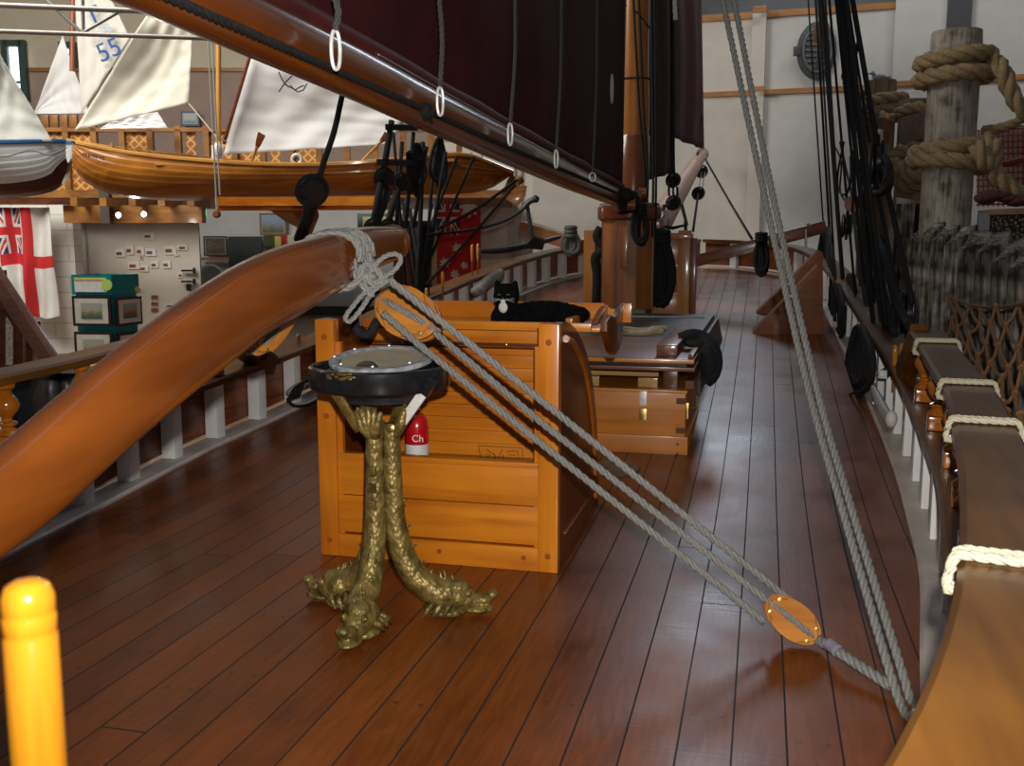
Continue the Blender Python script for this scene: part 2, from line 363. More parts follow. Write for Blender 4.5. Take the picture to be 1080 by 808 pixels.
# ---------------- bulwarks
def outward(path, side):  # side = +1: outward is to the right of travel
    return path
def bulwark(P, sgn, label, y_upper_end, y_start):
    t = thing('bulwark', label, 'bulwark', (P[10].x, P[10].y, 0))
    idx = [p for p in P]
    def off(sec): return [(sgn*a, b) for a, b in sec]
    b_ = B(); sweep(b_, P, off([(-.012, -.06), (-.012, .012), (.0, .022), (.17, .022), (.17, -.06)])); part('waterway', b_, GREYP, t)
    b_ = B(); sweep(b_, P, off([(.155, .045), (.175, .045), (.175, .37), (.155, .37)])); part('planking', b_, PLK, t)
    b_ = B(); sweep(b_, P, off([(.035, .372), (.035, .408), (.046, .42), (.262, .42), (.272, .408), (.272, .372)])); part('main_rail', b_, RAIL, t)
    # stanchions
    Q = resample(P, .46)
    for i, p in enumerate(Q[2:-1]):
        a, c = Q[i+1], Q[i+3]; tt = V((c.x-a.x, c.y-a.y, 0)).normalized(); s = V((tt.y, -tt.x, 0))*sgn
        if p.y < y_start: continue
        w = .075 if p.y < 12 else .085
        b_ = B(); obox(b_, p+s*.105+V((0, 0, .197)), tt*w/1.6, s*.045, V((0, 0, .177)), .006); part('stanchion', b_, WHITE, t)
    # raised rail on turned balusters
    U = [p for p in P if p.y <= y_upper_end]; last = at_y(P, y_upper_end); U.append(last)
    U = resample(U, .12)
    b_ = B(); sweep(b_, U, off([(.045, .735), (.045, .768), (.058, .78), (.222, .78), (.235, .768), (.235, .735)])); part('upper_rail', b_, RAIL, t)
    R = [at_y(P, y_) for y_ in (1.05, 1.75, 2.45, 3.13, 3.79, 4.43, 5.16, 5.78)]
    for p in R:
        if p.y < y_start: continue
        i = min(range(len(P)), key=lambda k: (P[k]-p).length); a, c = P[max(0, i-1)], P[min(len(P)-1, i+1)]; tt = V((c.x-a.x, c.y-a.y, 0)).normalized(); s = V((tt.y, -tt.x, 0))*sgn
        o = p+s*.115
        if p.y > y_upper_end-.05: continue
        b_ = B(); baluster(b_, o+V((0, 0, .42)), .315, tt, s); part('baluster', b_, TURN, t)
    return t, U
def baluster(b_, c, h, tt, s):
    obox(b_, c+V((0, 0, .034)), tt*.047, s*.047, V((0, 0, .034)), .008)
    pr = [(.022, .058), (.034, .068), (.036, .078), (.028, .088), (.018, .10), (.022, .108), (.03, .115), (.03, .124), (.017, .132), (.015, .142), (.024, .158), (.036, .182), (.041, .205), (.036, .228), (.024, .25), (.017, .268), (.024, .276), (.03, .285), (.03, .315)]
    lathe(b_, [(r*1.38, z*h/.315+.004) for r, z in pr], c, seg=22)
PLK = wood('bulwark_planking', (.15, .034, .010), (.27, .07, .018), 'Y', .4, 10, .3, lines=(2, .125, .006))
tR, UR = bulwark(RP, 1, 'starboard bulwark curving along the right of the deck, brown rails over white stanchions', 5.95, .9)
tL, UL = bulwark(LP, -1, 'port bulwark along the left of the deck, brown rails over white stanchions', 5.95, .9)
# scroll bracket closing the raised port rail
e = at_y(LP, 5.85); b_ = B(); beam(b_, e+V((-.11, -.10, .78)), V((-3.38, 6.38, .50)), .14, .13, (1, 0, 0), .008); part('rail_bracket', b_, RAIL, tL)
e = at_y(RP, 5.95); b_ = B(); beam(b_, e+V((.10, -.02, .76)), V((.86, 6.45, .56)), .13, .10, (1, 0, 0), .008); part('rail_bracket', b_, RAIL, tR)

# ============================================================ TILLER
tc = [(.55, .68), (.9, .77), (1.2, .845), (1.46, .90), (1.73, 1.0), (2.0, 1.095), (2.35, 1.20), (2.6, 1.25), (2.85, 1.29), (3.15, 1.335), (3.40, 1.355)]
P = crom([(-1.3, a, z) for a, z in tc], 6); n = len(P)
t = thing('tiller', 'long curved varnished wooden tiller sweeping over the deck', 'tiller', (-1.3, 1.0, .7))
b_ = B()
rings = []
def HH(y):
    T = [(.5, .072), (1.45, .078), (1.85, .090), (2.2, .099), (2.6, .099), (2.9, .088), (3.2, .070), (3.5, .054)]
    for (a, u), (b, v) in zip(T, T[1:]):
        if a <= y <= b: return u+(v-u)*(y-a)/(b-a)
    return T[-1][1]
for i, (p, f) in enumerate(zip(P, frames(P))):
    k = i/(n-1); w = .060-.004*k; h = HH(p.y)
    ring = []
    for j in range(20):
        a = 2*pi*j/20; cx, sz = cos(a), sin(a); e = .62
        ring.append(b_.verts.new(p+V((1, 0, 0))*(w*math.copysign(abs(cx)**e, cx))+V((0, -f[0].z, f[0].y))*(h*math.copysign(abs(sz)**e, sz))))
    rings.append(ring)
for A, Q in zip(rings, rings[1:]):
    for k in range(20): b_.faces.new((A[k], A[(k+1) % 20], Q[(k+1) % 20], Q[k]))
b_.faces.new(rings[0]); b_.faces.new(rings[-1])
part('shaft', b_, TILL, t)
b_ = B(); lathe(b_, [(.0, 0), (.058, 0), (.065, .012), (.065, .03), (.060, .04), (.058, .052), (.046, .064), (.0, .068)], P[-1]-V((0, .012, 0)), P[-1]-P[-3], 24); part('end_knob', b_, TILL, t)
b_ = B(); box(b_, -1.45, -1.15, .5, .8, sheer(1), .84, .02); solo('rudder_post', b_, BRW_Y, 'squared timber rudder head at the foot of the tiller by the stern', 'rudder post')

# ============================================================ PULLEY BLOCKS AND TACKLE
BLK = wood('block_ash', (.36, .12, .018), (.56, .22, .035), 'X', .25, 14, .6)
def block(name, label, c, along, face, Lh, Wh, Th, mat=BLK, strop=GROPE, group=None, rr=.010, dark=False):
    """wooden pulley: oval cheeks either side of a sheave, rope strop along the middle"""
    c = V(c); al = V(along).normalized(); fa = V(face); fa = (fa-al*fa.dot(al)).normalized(); sd = al.cross(fa)
    t = thing(name, label, 'pulley block', c-V((0, 0, 0)), group)
    for s in (-1, 1):
        b_ = B(); pts = []
        for k in range(28):
            a = 2*pi*k/28; pts.append(c+al*(cos(a)*Lh)+sd*0+fa*(sin(a)*Wh)*0+sd*(sin(a)*Wh)+fa*(s*Th))
        prism(b_, [p-fa*(s*Th*.72) for p in pts], fa*(s*Th*.72)); bmesh.ops.bevel(b_, geom=[e for e in b_.edges if all((v.co-c).dot(fa)*s > Th*.9 for v in e.verts)], offset=Th*.33, segments=3, affect='EDGES')
        part('cheek', b_, mat, t)
    b_ = B(); lathe(b_, [(.0, -Th*.2), (Wh*.72, -Th*.2), (Wh*.62, 0), (Wh*.72, Th*.2), (0, Th*.2)], c, fa, 20); part('sheave', b_, STEEL if not dark else BLACK, t)
    pts = [c+al*(Lh*1.06*cos(a))+fa*((Th+rr*.6)*sin(a) if abs(sin(a)) < .9 else (Th+rr*.6)*math.copysign(1, sin(a))) for a in [2*pi*k/22 for k in range(22)]]
    b_ = B(); rope(b_, pts, rr, closed=True) if not dark else tube(b_, pts, rr, 6, True); part('strop', b_, strop, t)
    if not dark:
        for s, q in ((1, 1), (1, -1), (-1, 1), (-1, -1)):
            b_ = B(); lathe(b_, [(0, 0), (.008, 0), (.007, .003), (0, .004)], c+al*(Lh*.72*q)+sd*(Wh*.42*s)-fa*(Th), -fa, 12); part('rivet', b_, BRASS, t)
    return t
def sdir(c): return (CAM-V(c)).normalized()
c1 = V((-1.245, 3.42, 1.10)); c2 = PY(835, 653, 3.36)
dirT = (c2-c1).normalized()
block('pulley_block', 'orange varnished double pulley block lashed under the tiller tip above the compass', c1, dirT+V((0, 0, .18)), -sdir(c1), .125, .092, .06, rr=.013)
block('pulley_block', 'oval varnished pulley block lying just above the deck at the foot of the tackle', c2, dirT, -sdir(c2), .105, .062, .036, rr=.011)
c3 = PX(283, 333, -1.52)
dl = (V((-3.1, 3.7, .45))-c3).normalized()
block('pulley_block', 'varnished pulley block half hidden under the left side of the tiller', c3, (-.2, -.62, -.62), (-1, .2, .2), .15, .07, .05, rr=.012)
# relieving tackle ropes
A = PY(392, 268, 3.05)
def rp(name, label, pts, r, mat=GROPE, group=None, cat='rope', smooth=True, pitch=None):
    b_ = B(); rope(b_, pts, r, smooth=smooth, pitch=pitch); return solo(name, b_, mat, label, cat, group, smooth=True)
ring_pt = V((.465, 2.80, .03))
rp('tackle_rope', 'uppermost grey tackle rope running from the tiller knot to the deck block', [PY(396, 284, 3.0), PY(440, 319, 3.1), PY(599, 445, 3.3), PY(844, 642, 3.42)], .0135, smooth=False)
rp('tackle_rope', 'middle grey tackle rope running from the tiller block down to the deck block', [PY(440, 335, 3.40), PY(570, 445, 3.42), PY(812, 636, 3.36)], .0135, smooth=False)
rp('tackle_rope', 'lowest grey tackle rope crossing over the compass rim to the deck block', [PY(404, 330, 3.30), PY(440, 362, 3.30), PY(542, 445, 3.34), PY(806, 656, 3.36)], .0135, smooth=False)
rp('strop_rope', 'short doubled grey rope holding the deck block to the ringbolt', [c2+dirT*.10, PY(885, 688, 3.2), PY(940, 724, 3.03)], .018, smooth=False, pitch=.09)
b_ = B(); rope(b_, [PY(403+6*cos(a)*3, 305, 3.2)+V((0, 0, 0)) for a in (0, .5)], .005) if False else lathe(b_, [(.016, 0), (.021, .003), (.021, .045), (.016, .048)], PY(874, 679, 3.24), PY(884, 687, 3.2)-PY(874, 679, 3.24), 14); solo('whipping', b_, plain('purple_tape', (.22, .2, .26), .6), 'pale purple tape whipping round the short rope behind the deck block', 'tape')
t = thing('ringbolt', 'iron ringbolt in the deck where the right hand ropes meet', 'ringbolt', (ring_pt.x, ring_pt.y, 0))
b_ = B(); tube(b_, [ring_pt+V((.028*cos(a), 0, .02+.028*sin(a))) for a in [2*pi*k/16 for k in range(16)]], .006, 8, True); part('ring', b_, STEEL, t)
b_ = B(); lathe(b_, [(.03, 0), (.03, .006), (.012, .01), (.01, .022), (0, .024)], (ring_pt.x, ring_pt.y, 0), seg=16); part('bolt', b_, STEEL, t)
# two long ropes up to the rigging on the right
for k, (dx_, lab) in enumerate(((0, 'left of the two thick grey ropes rising from the right of the deck'), (1, 'right of the two thick grey ropes rising from the right of the deck'))):
    pts = [PY(x+o*dx_, y, Y+.05*dx_) for (x, y, Y, o) in ((761, -6, 5.2, 12), (805, 200, 4.6, 9), (851, 404, 4.0, 9), (889, 539, 3.55, 10), (931, 684, 3.1, 13), (951, 745, 2.95, 12))]+[V((ring_pt.x-.012+.03*dx_, ring_pt.y, .035))]
    b_ = B(); rope(b_, pts, .0150); solo('thick_rope', b_, GROPE, lab, 'rope', smooth=True)
# rope end stub hanging at top
b_ = B(); rope(b_, [PY(711, -6, 5), PY(712.5, 21, 5)], .012, smooth=False); solo('rope_end', b_, GROPE, 'cut end of grey rope hanging at the top edge before the jib', 'rope', smooth=True)
# tiller lashing
T0 = V((-1.3, 2.95, 1.305)); TT = V((0, .99, .13)).normalized()
U_ = V((0, -.13, .99))
def loopring(off, lean=0, rad=.083):
    return [T0+TT*(off+lean*cos(a))+V((1, 0, 0))*(rad*math.copysign(abs(cos(a))**.7, cos(a)))+U_*(rad*1.02*math.copysign(abs(sin(a))**.7, sin(a))) for a in [2*pi*k/20 for k in range(20)]]
b_ = B()
for off, ln in ((-.07, .05), (-.045, .06), (-.02, .05), (.005, .055), (-.05, .01)):
    rope(b_, loopring(off, ln, .084), .0125, closed=True)
def bl(pts, Y, r=.012): rope(b_, [PY(x, y, Y) for x, y in pts], r)
Yk = 2.93
bl([(368, 268), (378, 285), (388, 296), (398, 300), (403, 292), (395, 283), (383, 276), (378, 268)], Yk, .0125)
bl([(372, 262), (386, 268), (391, 278), (384, 288), (376, 284)], Yk+.02, .0125)
bl([(388, 292), (396, 279), (407, 270), (418, 268), (423, 274), (416, 285), (405, 292), (395, 298)], Yk, .0085)
bl([(398, 299), (391, 304), (381, 312), (373, 322), (366, 331), (364, 337), (369, 339), (377, 331), (385, 320), (392, 309), (400, 302), (410, 295)], Yk, .0085)
bl([(363, 277), (368, 283), (375, 291), (381, 300), (388, 306), (392, 314)], Yk, .013)
bl([(355, 282), (348, 290), (335, 297), (322, 300)], Yk+.06, .011)
bl([(388, 270), (396, 286), (402, 296)], Yk+.1, .012)
ell(b_, PY(388, 292, 2.95), (.03, .03, .022))
solo('tiller_lashing', b_, GROPE, 'grey rope lashing wound round the tiller end and tied in a loose bow', 'rope', smooth=True)
b_ = B(); tube(b_, [PY(362, 276, Yk-.012), PY(371, 286, Yk-.012)], .0165, 8); solo('whipping', b_, MATS['purple_tape'], 'pale purple tape band on the knot at the tiller end', 'tape')
# hanging black strap behind the block
b_ = B(); tube(b_, crom([PY(380, 318, 3.5), PY(374, 333, 3.5), PY(377, 349, 3.5), PY(389, 352, 3.5), PY(398, 338, 3.5)], 6), .018, 8); tube(b_, crom([PY(402, 290, 3.55), PY(399, 304, 3.5), PY(390, 316, 3.5), PY(381, 330, 3.5)], 6), .012, 8); solo('black_strap', b_, TAR, 'black tarred strap hanging behind the bow knot at the tiller tip', 'strap', smooth=True)
# port tackle
rp('tackle_rope', 'grey tackle rope passing over the left tiller block', [PX(322, 302, -1.42), PX(304, 322, -1.45), PX(287, 338, -1.45), PX(268, 345, -1.45), PX(240, 366, -1.9)], .013)
b_ = B(); tube(b_, crom([PX(243, 364, -1.9), PX(225, 380, -2.3), PX(205, 392, -2.7)], 6), .013, 8); solo('tackle_tail', b_, TAR, 'dark end of the tackle rope sloping away under the tiller', 'rope', smooth=True)
b_ = B(); tube(b_, crom([PX(293, 338, -2.6), PX(291, 352, -2.7), PX(283, 363, -2.9), PX(278, 378, -3.2)], 6), .02, 8); solo('black_strap', b_, TAR, 'black strap hanging from the left tiller block to the port rail', 'strap', smooth=True)

# ============================================================ COMPASS BINNACLE
BC = V((-1.345, 3.38, 0))
GOLD = plain('worn_gilt_bronze', (.20, .135, .035), .38, .65, .55, 26, .5)
def gilt_scales():
    m, nt, b = _new('gilt_scales'); N = nt.nodes; L = nt.links
    tc = N.new('ShaderNodeTexCoord'); vo = N.new('ShaderNodeTexVoronoi'); vo.inputs['Scale'].default_value = 55; L.new(tc.outputs['Object'], vo.inputs['Vector'])
    ns = N.new('ShaderNodeTexNoise'); ns.inputs['Scale'].default_value = 22; L.new(tc.outputs['Object'], ns.inputs['Vector'])
    r = N.new('ShaderNodeValToRGB'); r.color_ramp.elements[0].position = .3; r.color_ramp.elements[1].position = .7; r.color_ramp.elements[0].color = (.10, .07, .018, 1); r.color_ramp.elements[1].color = (.34, .24, .07, 1)
    L.new(ns.outputs['Fac'], r.inputs[0]); L.new(r.outputs[0], b.inputs['Base Color']); b.inputs['Metallic'].default_value = .45; b.inputs['Roughness'].default_value = .45
    bp = N.new('ShaderNodeBump'); bp.inputs['Strength'].default_value = .8; bp.inputs['Distance'].default_value = .005; bp.invert = True; L.new(vo.outputs['Distance'], bp.inputs['Height']); L.new(bp.outputs[0], b.inputs['Normal'])
    return m
GS = gilt_scales()
t = thing('compass_binnacle', 'black ship compass on a gilt tripod of three dolphins standing on the deck', 'compass', (-1.30, 3.30, 0))
CT = V((-1.30, 3.28, 0))
def dolphin(foot, topoff, hlen=.26):
    foot = V((foot[0], foot[1], 0)); u = (foot-CT); u.z = 0; dist = u.length; u.normalize(); s = V((-u.y, u.x, 0))
    tp = CT+V((topoff[0], topoff[1], 0))
    ctrl = [tp+V((0, 0, .72)), tp+u*.0+V((0, 0, .55)), tp+u*.005+V((0, 0, .38)), tp+u*.03+V((0, 0, .25)), tp+u*.08+V((0, 0, .15)), tp+u*.16+V((0, 0, .092)), CT+u*(dist-.11)+V((0, 0, .085)), CT+u*(dist-.05)+V((0, 0, .062)), CT+u*dist+V((0, 0, .045)), CT+u*(dist+.045)+V((0, 0, .042))]
    rad = [.029, .034, .039, .044, .049, .055, .060, .046, .027, .018]
    P = crom(ctrl, 6); R = []
    for i in range(len(rad)-1):
        for k in range(6): R.append(rad[i]+(rad[i+1]-rad[i])*k/6)
    R.append(rad[-1])
    b = B(); tube(b, P, R, 14)
    # tail fan under the bowl
    for q in (-1, -.5, 0, .5, 1):
        base = tp+V((0, 0, .66)); tip = tp+u*.05+s*(q*.05)+V((0, 0, .79-abs(q)*.015)); tube(b, [base, base.lerp(tip, .5)+u*.01, tip], [.018, .022, .006], 8)
    # dorsal spikes
    for j in range(10, len(P)-22, 4):
        f = frames(P)[j]; nrm = (V((0, 0, 1))*1.0+u*.6) if P[j].z < .3 else u*1.0+V((0, 0, .15)); nrm = (nrm-f[0]*nrm.dot(f[0])).normalized()
        tube(b, [P[j]+nrm*R[j]*.7, P[j]+nrm*(R[j]+.014)-f[0]*.006], [.010, .002], 6)
    for j in range(len(P)-22, len(P)-14, 3):
        tube(b, [P[j]+V((0, 0, R[j]*.7)), P[j]+V((0, 0, R[j]+.028))-u*.012], [.012, .002], 6)
    H = CT+u*(dist-.08)
    ell(b, H+V((0, 0, .105)), (.055, .045, .035), (u, s, V((0, 0, 1))))      # brow
    ell(b, H+u*.10+V((0, 0, .062)), (.042, .034, .02), (u, s, V((0, 0, 1)))) # upper snout
    ell(b, H+u*.135+V((0, 0, .078)), (.02, .026, .018), (u, s, V((0, 0, 1)))) # curled lip
    ell(b, H+u*.085+V((0, 0, .024)), (.06, .04, .016), (u, s, V((0, 0, 1)))) # lower jaw
    ell(b, H-u*.03+V((0, 0, .02)), (.075, .062, .022), (u, s, V((0, 0, 1)))) # foot pad / fins
    for q in (-1, 1):
        for k in range(3): tube(b, [H-u*(.01+.03*k)+s*(q*.03)+V((0, 0, .07)), H-u*(.03+.035*k)+s*(q*.062)+V((0, 0, .045)), H-u*(.05+.035*k)+s*(q*.066)+V((0, 0, .014))], [.012, .013, .004], 8)
        ell(b, H+u*.045+s*(q*.036)+V((0, 0, .092)), (.016, .01, .014), (u, s, V((0, 0, 1))))
    o = part('dolphin_leg', b, GS, t, smooth=True)
    for q in (-1, 1):
        b = B(); ell(b, H+u*.05+s*(q*.042)+V((0, 0, .093)), (.008, .006, .008), None, 10, 7); part('eye', b, GOLD, o, smooth=True)
    return o
dolphin((-1.60, 3.37), (-.028, .02)); dolphin((-1.31, 2.98), (-.018, -.035)); dolphin((-.98, 3.38), (.035, .0))
for z in (.42, .48, .54):
    b_ = B(); box(b_, -1.332, -1.300, 3.20, 3.236, z, z+.035, .003); part('collar', b_, GOLD, t)
# fork arms carrying the ring
for a, b, m in (((-1.36, 3.22, .70), (-1.46, 3.20, .865), GOLD), ((-1.24, 3.27, .70), (-1.12, 3.26, .86), GALV), ((-1.30, 3.38, .68), (-1.32, 3.60, .86), GOLD)):
    b_ = B(); beam(b_, a, b, .035, .018, (0, 1, 0), .003); part('bracket_arm', b_, m, t)
b_ = B(); beam(b_, (-1.125, 3.24, .835), (-1.09, 3.22, .885), .03, .022, (0, 1, 0), .004); part('lever_handle', b_, BLACK, t)
b_ = B(); lathe(b_, [(0, 0), (.014, 0), (.014, .01), (.006, .013), (0, .014)], (-1.235, 3.20, .72), (0, -1, .1), 14); part('wing_nut', b_, BRASS, t)
b_ = B(); lathe(b_, [(.245, .838), (.252, .838), (.256, .845), (.256, .912), (.250, .918), (.240, .918), (.236, .905), (.236, .855), (.20, .850)], BC, seg=56); part('outer_ring', b_, BLACK, t)
b_ = B(); lathe(b_, [(0, .775), (.10, .778), (.150, .79), (.163, .815), (.185, .822), (.20, .835), (.205, .86), (.19, .90), (.0, .90)], BC, seg=48); part('bowl', b_, plain('worn_black_bowl', (.022, .024, .026), .45, 0, .8, 18, .3), t)
tilt = V((0, -.13, 1)).normalized()
g0 = BC+V((-.0, .02, .905))
b_ = B(); lathe(b_, [(.152, .018), (.152, .034), (.157, .038), (.186, .038), (.191, .034), (.191, .024), (.187, .020), (.152, .018)], g0, tilt, 56); part('glass_rim', b_, plain('worn_grey_rim', (.34, .35, .37), .5, .0, .5, 30), t)
b_ = B(); lathe(b_, [(0, -.04), (.176, -.04), (.184, -.02), (.184, .020), (0, .020)], g0, tilt, 48); part('inner_bowl', b_, BLACK, t)
b_ = B(); lathe(b_, [(0, .0205), (.151, .0205), (.151, .027), (.11, .028), (0, .028)], g0, tilt, 40); card = part('compass_card', b_, plain('compass_card', (.30, .27, .15), .6, 0, .6, 8), t)
b_ = B(); lathe(b_, [(0, .0283), (.05, .0283), (.05, .030), (0, .030)], g0, tilt, 24); part('card_centre', b_, plain('dull_yellow', (.25, .22, .10), .5), t)
GLASS = plain('clear_glass', (1, 1, 1), .03); _b = GLASS.node_tree.nodes['Principled BSDF']; _b.inputs['Transmission Weight'].default_value = 1.0; _b.inputs['IOR'].default_value = 1.45
for l in list(_b.inputs['Base Color'].links): GLASS.node_tree.links.remove(l)
_b.inputs['Base Color'].default_value = (1, 1, 1, 1)
b_ = B(); lathe(b_, [(0, .0335), (.154, .0335), (.154, .0355), (0, .0355)], g0, tilt, 40); part('glass', b_, GLASS, t, smooth='auto')
b_ = B()
for k in range(8):
    a = 2*pi*k/8+.2; q = g0+tilt*.044+V((cos(a)*.173, sin(a)*.173, -sin(a)*.173*(-.115))); lathe(b_, [(0, -.002), (.006, -.002), (.005, .002), (0, .003)], q, tilt, 8)
part('rim_screws', b_, GALV, t)
# chipped gilding on the ring front
b_ = B(); rr = random.Random(3)
for k in range(16):
    a = radians(-104)+radians(26)*(rr.random()-.5)*1.2; z = .893+.020*rr.random(); q = BC+V((cos(a)*.2565, sin(a)*.2565, z)); ell(b_, q, (.007+.006*rr.random(), .0012, .003+.003*rr.random()), (V((-sin(a), cos(a), 0)), V((cos(a), sin(a), 0)), V((0, 0, 1))), 8, 5)
part('chipped_gilding', b_, BRASS, t)

# ============================================================ HELMSMAN'S BOX
X0, X1, YF = -1.845, -.785, 3.90
t = thing('helm_box', 'tall orange wooden box with slatted back and curved side panels behind the compass', 'wooden box', ((X0+X1)/2, 4.4, 0))
prof = [(3.9, 1.03), (4.02, 1.035), (4.16, 1.015), (4.3, .975), (4.45, .91), (4.6, .82), (4.73, .70), (4.83, .56), (4.89, .42), (4.93, .25), (4.95, .06)]
PR = crom([(0, a, z) for a, z in prof], 4)
def side(x, w, nm, mt):
    b_ = B(); pts = [V((x, YF+.055, .0))]+[V((x, p.y, p.z)) for p in PR if p.y >= YF+.05]+[V((x, 4.95, 0.0))]
    pts[1] = V((x, YF+.055, 1.034)); prism(b_, pts, (w, 0, 0), .004); o = part(nm, b_, mt, t); return o
SIDE = wood('side_panel_wood', (.09, .020, .003), (.19, .045, .006), 'Z', .35, 7, .3)
side(X0, .035, 'side_panel', SIDE); s2 = side(X1-.035, .035, 'side_panel', SIDE)
# raised arched moulding on the outer starboard side
arch = [V((X1, YF+.10+(p.y-YF-.10)*.88, p.z-.07)) for p in PR if p.y > YF+.12 and p.z > .12]
b_ = B(); tube(b_, arch, .016, 8); part('arched_moulding', b_, wood('bright_moulding', (.30, .07, .010), (.5, .14, .02), 'Z', .25, 7, .6), s2)
b_ = B(); beam(b_, (X1+.004, YF+.12, .14), (X1+.004, 4.86, .14), .012, .02, (1, 0, 0), .003); part('side_moulding', b_, SIDE, s2)
for x in (X0, X1-.085):
    b_ = B(); box(b_, x, x+.085, YF, YF+.06, 0, 1.035, .006); o = part('corner_post', b_, ORW_Z, t)
    for z in (.96, .62, .07):
        b_ = B(); lathe(b_, [(0, 0), (.013, 0), (.012, .003), (0, .004)], (x+.043, YF, z), (0, -1, 0), 16); part('dowel_plug', b_, wood('dark_plug', (.28, .07, .01), (.4, .1, .012), 'Z', .3), o)
    xs = x+.085 if x < -1.5 else x-.02
    b_ = B(); box(b_, xs, xs+.022, YF+.02, YF+.05, 0, .94, .003); part('post_fillet', b_, ORW_Z, t)
xa, xb = X0+.085, X1-.085
for k, (z0, z1) in enumerate(((0, .10), (.108, .272), (.276, .435))):
    b_ = B(); box(b_, xa, xb, YF+(.004 if k == 0 else .016), YF+.045, z0, z1, .003); o = part('front_board', b_, ORW_X, t)
    if k == 0:
        for xx in (xa+.10, -1.30, xb-.06):
            b_ = B(); lathe(b_, [(0, 0), (.011, 0), (.010, .003), (0, .004)], (xx, YF+.004, .055), (0, -1, 0), 16); part('dowel_plug', b_, MATS['dark_plug'], o)
b_ = B(); box(b_, xa, xb, YF+.004, YF+.055, .437, .460, .005); part('front_lip', b_, ORW_X, t)
b_ = B(); box(b_, xa, xb, YF+.05, 4.42, .36, .38); part('inner_shelf', b_, BRW_X, t)
# slatted back, gently raked
ns = 9; z0, z1 = .38, .905
for k in range(ns):
    za = z0+(z1-z0)*k/ns; zb = z0+(z1-z0)*(k+1)/ns-.001; ya = 4.36+.06*(k/ns)
    b_ = B(); box(b_, X0+.037, X1-.037, ya, ya+.03, za, zb, .0015); part('back_slat', b_, ORW_X, t)
b_ = B(); box(b_, X0+.037, X1-.037, 4.375, 4.42, .905, .962, .004); part('top_board', b_, ORW_X, t)
b_ = B(); box(b_, X0+.04, X1-.04, 4.36, 4.40, .893, .906, .002); part('shadow_strip', b_, BRW_X, t)  # dark strip painted in as the shadow line under the top board
b_ = B()
for xx in (-1.62, -1.12): lathe(b_, [(0, 0), (.006, 0), (.005, .008), (0, .01)], (xx, 4.36, .90), (0, -1, 0), 10)
part('brass_pins', b_, BRASS, t)
b_ = B(); box(b_, X1-.10, X1-.04, 4.34, 4.36, .958, .966); part('hinge', b_, BRASS, t)
# round-topped back skin
b_ = B(); sk = [p for p in PR if p.y > 4.44]; pts = [V((X0+.035, p.y-.02, p.z-.02)) for p in sk]+[V((X0+.035, p.y-.05, p.z-.03)) for p in sk[::-1]]; prism(b_, pts, (X1-X0-.07, 0, 0)); part('curved_back', b_, SIDE, t)
# worn emblem burned in the slats: oval sails shape with lines
INK = plain('burnt_line', (.16, .06, .012), .6)
b_ = B()
def ln(pts, r=.0016): tube(b_, [PY(x, y, 4.348) for x, y in pts], r, 5)
ln([(504.5, 470), (551, 472.5)]); ln([(551, 472.5), (551, 491)]); ln([(504.5, 470), (506, 478), (509, 488)])
ln([(513, 474), (519, 478), (525, 483), (528, 478), (530, 474)]); ln([(521, 478), (524, 484), (520, 490)]); ln([(534, 477), (541, 475.5), (546, 476), (547, 484), (547, 491)])
ln([(510, 485), (516, 484)]); ln([(512, 479), (517, 480)]); ln([(536, 480), (544, 480)]); ln([(535, 484), (545, 484)]); ln([(519, 490), (528, 486), (536, 491)]); ln([(530, 480), (534, 486), (531, 491)])
part('burnt_emblem', b_, INK, t)

# tray / cradle on top of the box
t = thing('boom_cradle_tray', 'orange wooden tray with scooped end on top of the slatted box, cat lying in it', 'tray', (-1.2, 4.6, .962))
b_ = B(); box(b_, -1.82, -.735, 4.372, 4.40, .964, 1.003, .004); part('front_board', b_, ORW_X, t)
b_ = B(); box(b_, -1.80, -.70, 4.40, 4.98, .962, .980, .003); part('tray_floor', b_, ORW_X, t)
def scoop(x0, x1, y, z0, z1, cs, w, flip=1):
    pts = [V((x0, y, z0)), V((x1, y, z0)), V((x1, y, z1))]
    for k in range(9): a = pi*k/8; pts.append(V((cs+w*cos(a), y, z1-w*.75*sin(a))))
    pts.append(V((x0, y, z1))); return pts
b_ = B(); prism(b_, scoop(-1.80, -.63, 4.95, .965, 1.06, -.72, .045), (0, .03, 0), .003); part('rear_board', b_, ORW_X, t)
b_ = B(); prism(b_, [(-.775, 4.93, .98), (-.775, 4.93, 1.05), (-.775, 4.80, 1.035), (-.775, 4.66, 1.0), (-.775, 4.58, .985)], (.03, 0, 0), .002); part('divider', b_, ORW_Y, t)
b_ = B(); box(b_, -.86, -.83, 4.42, 4.93, .98, 1.02, .003); part('divider', b_, ORW_Y, t)
sp = [(4.42, .964), (4.42, 1.012), (4.56, 1.03), (4.66, 1.005), (4.76, 1.0), (4.86, 1.03), (4.98, 1.06)]
arc = [(4.98, 1.0), (4.96, .93), (4.90, .87), (4.80, .835), (4.68, .83), (4.58, .86), (4.50, .91)]
b_ = B(); prism(b_, [V((-.70, a, z)) for a, z in sp+arc], (.03, 0, 0), .003); part('end_board', b_, SIDE, t)

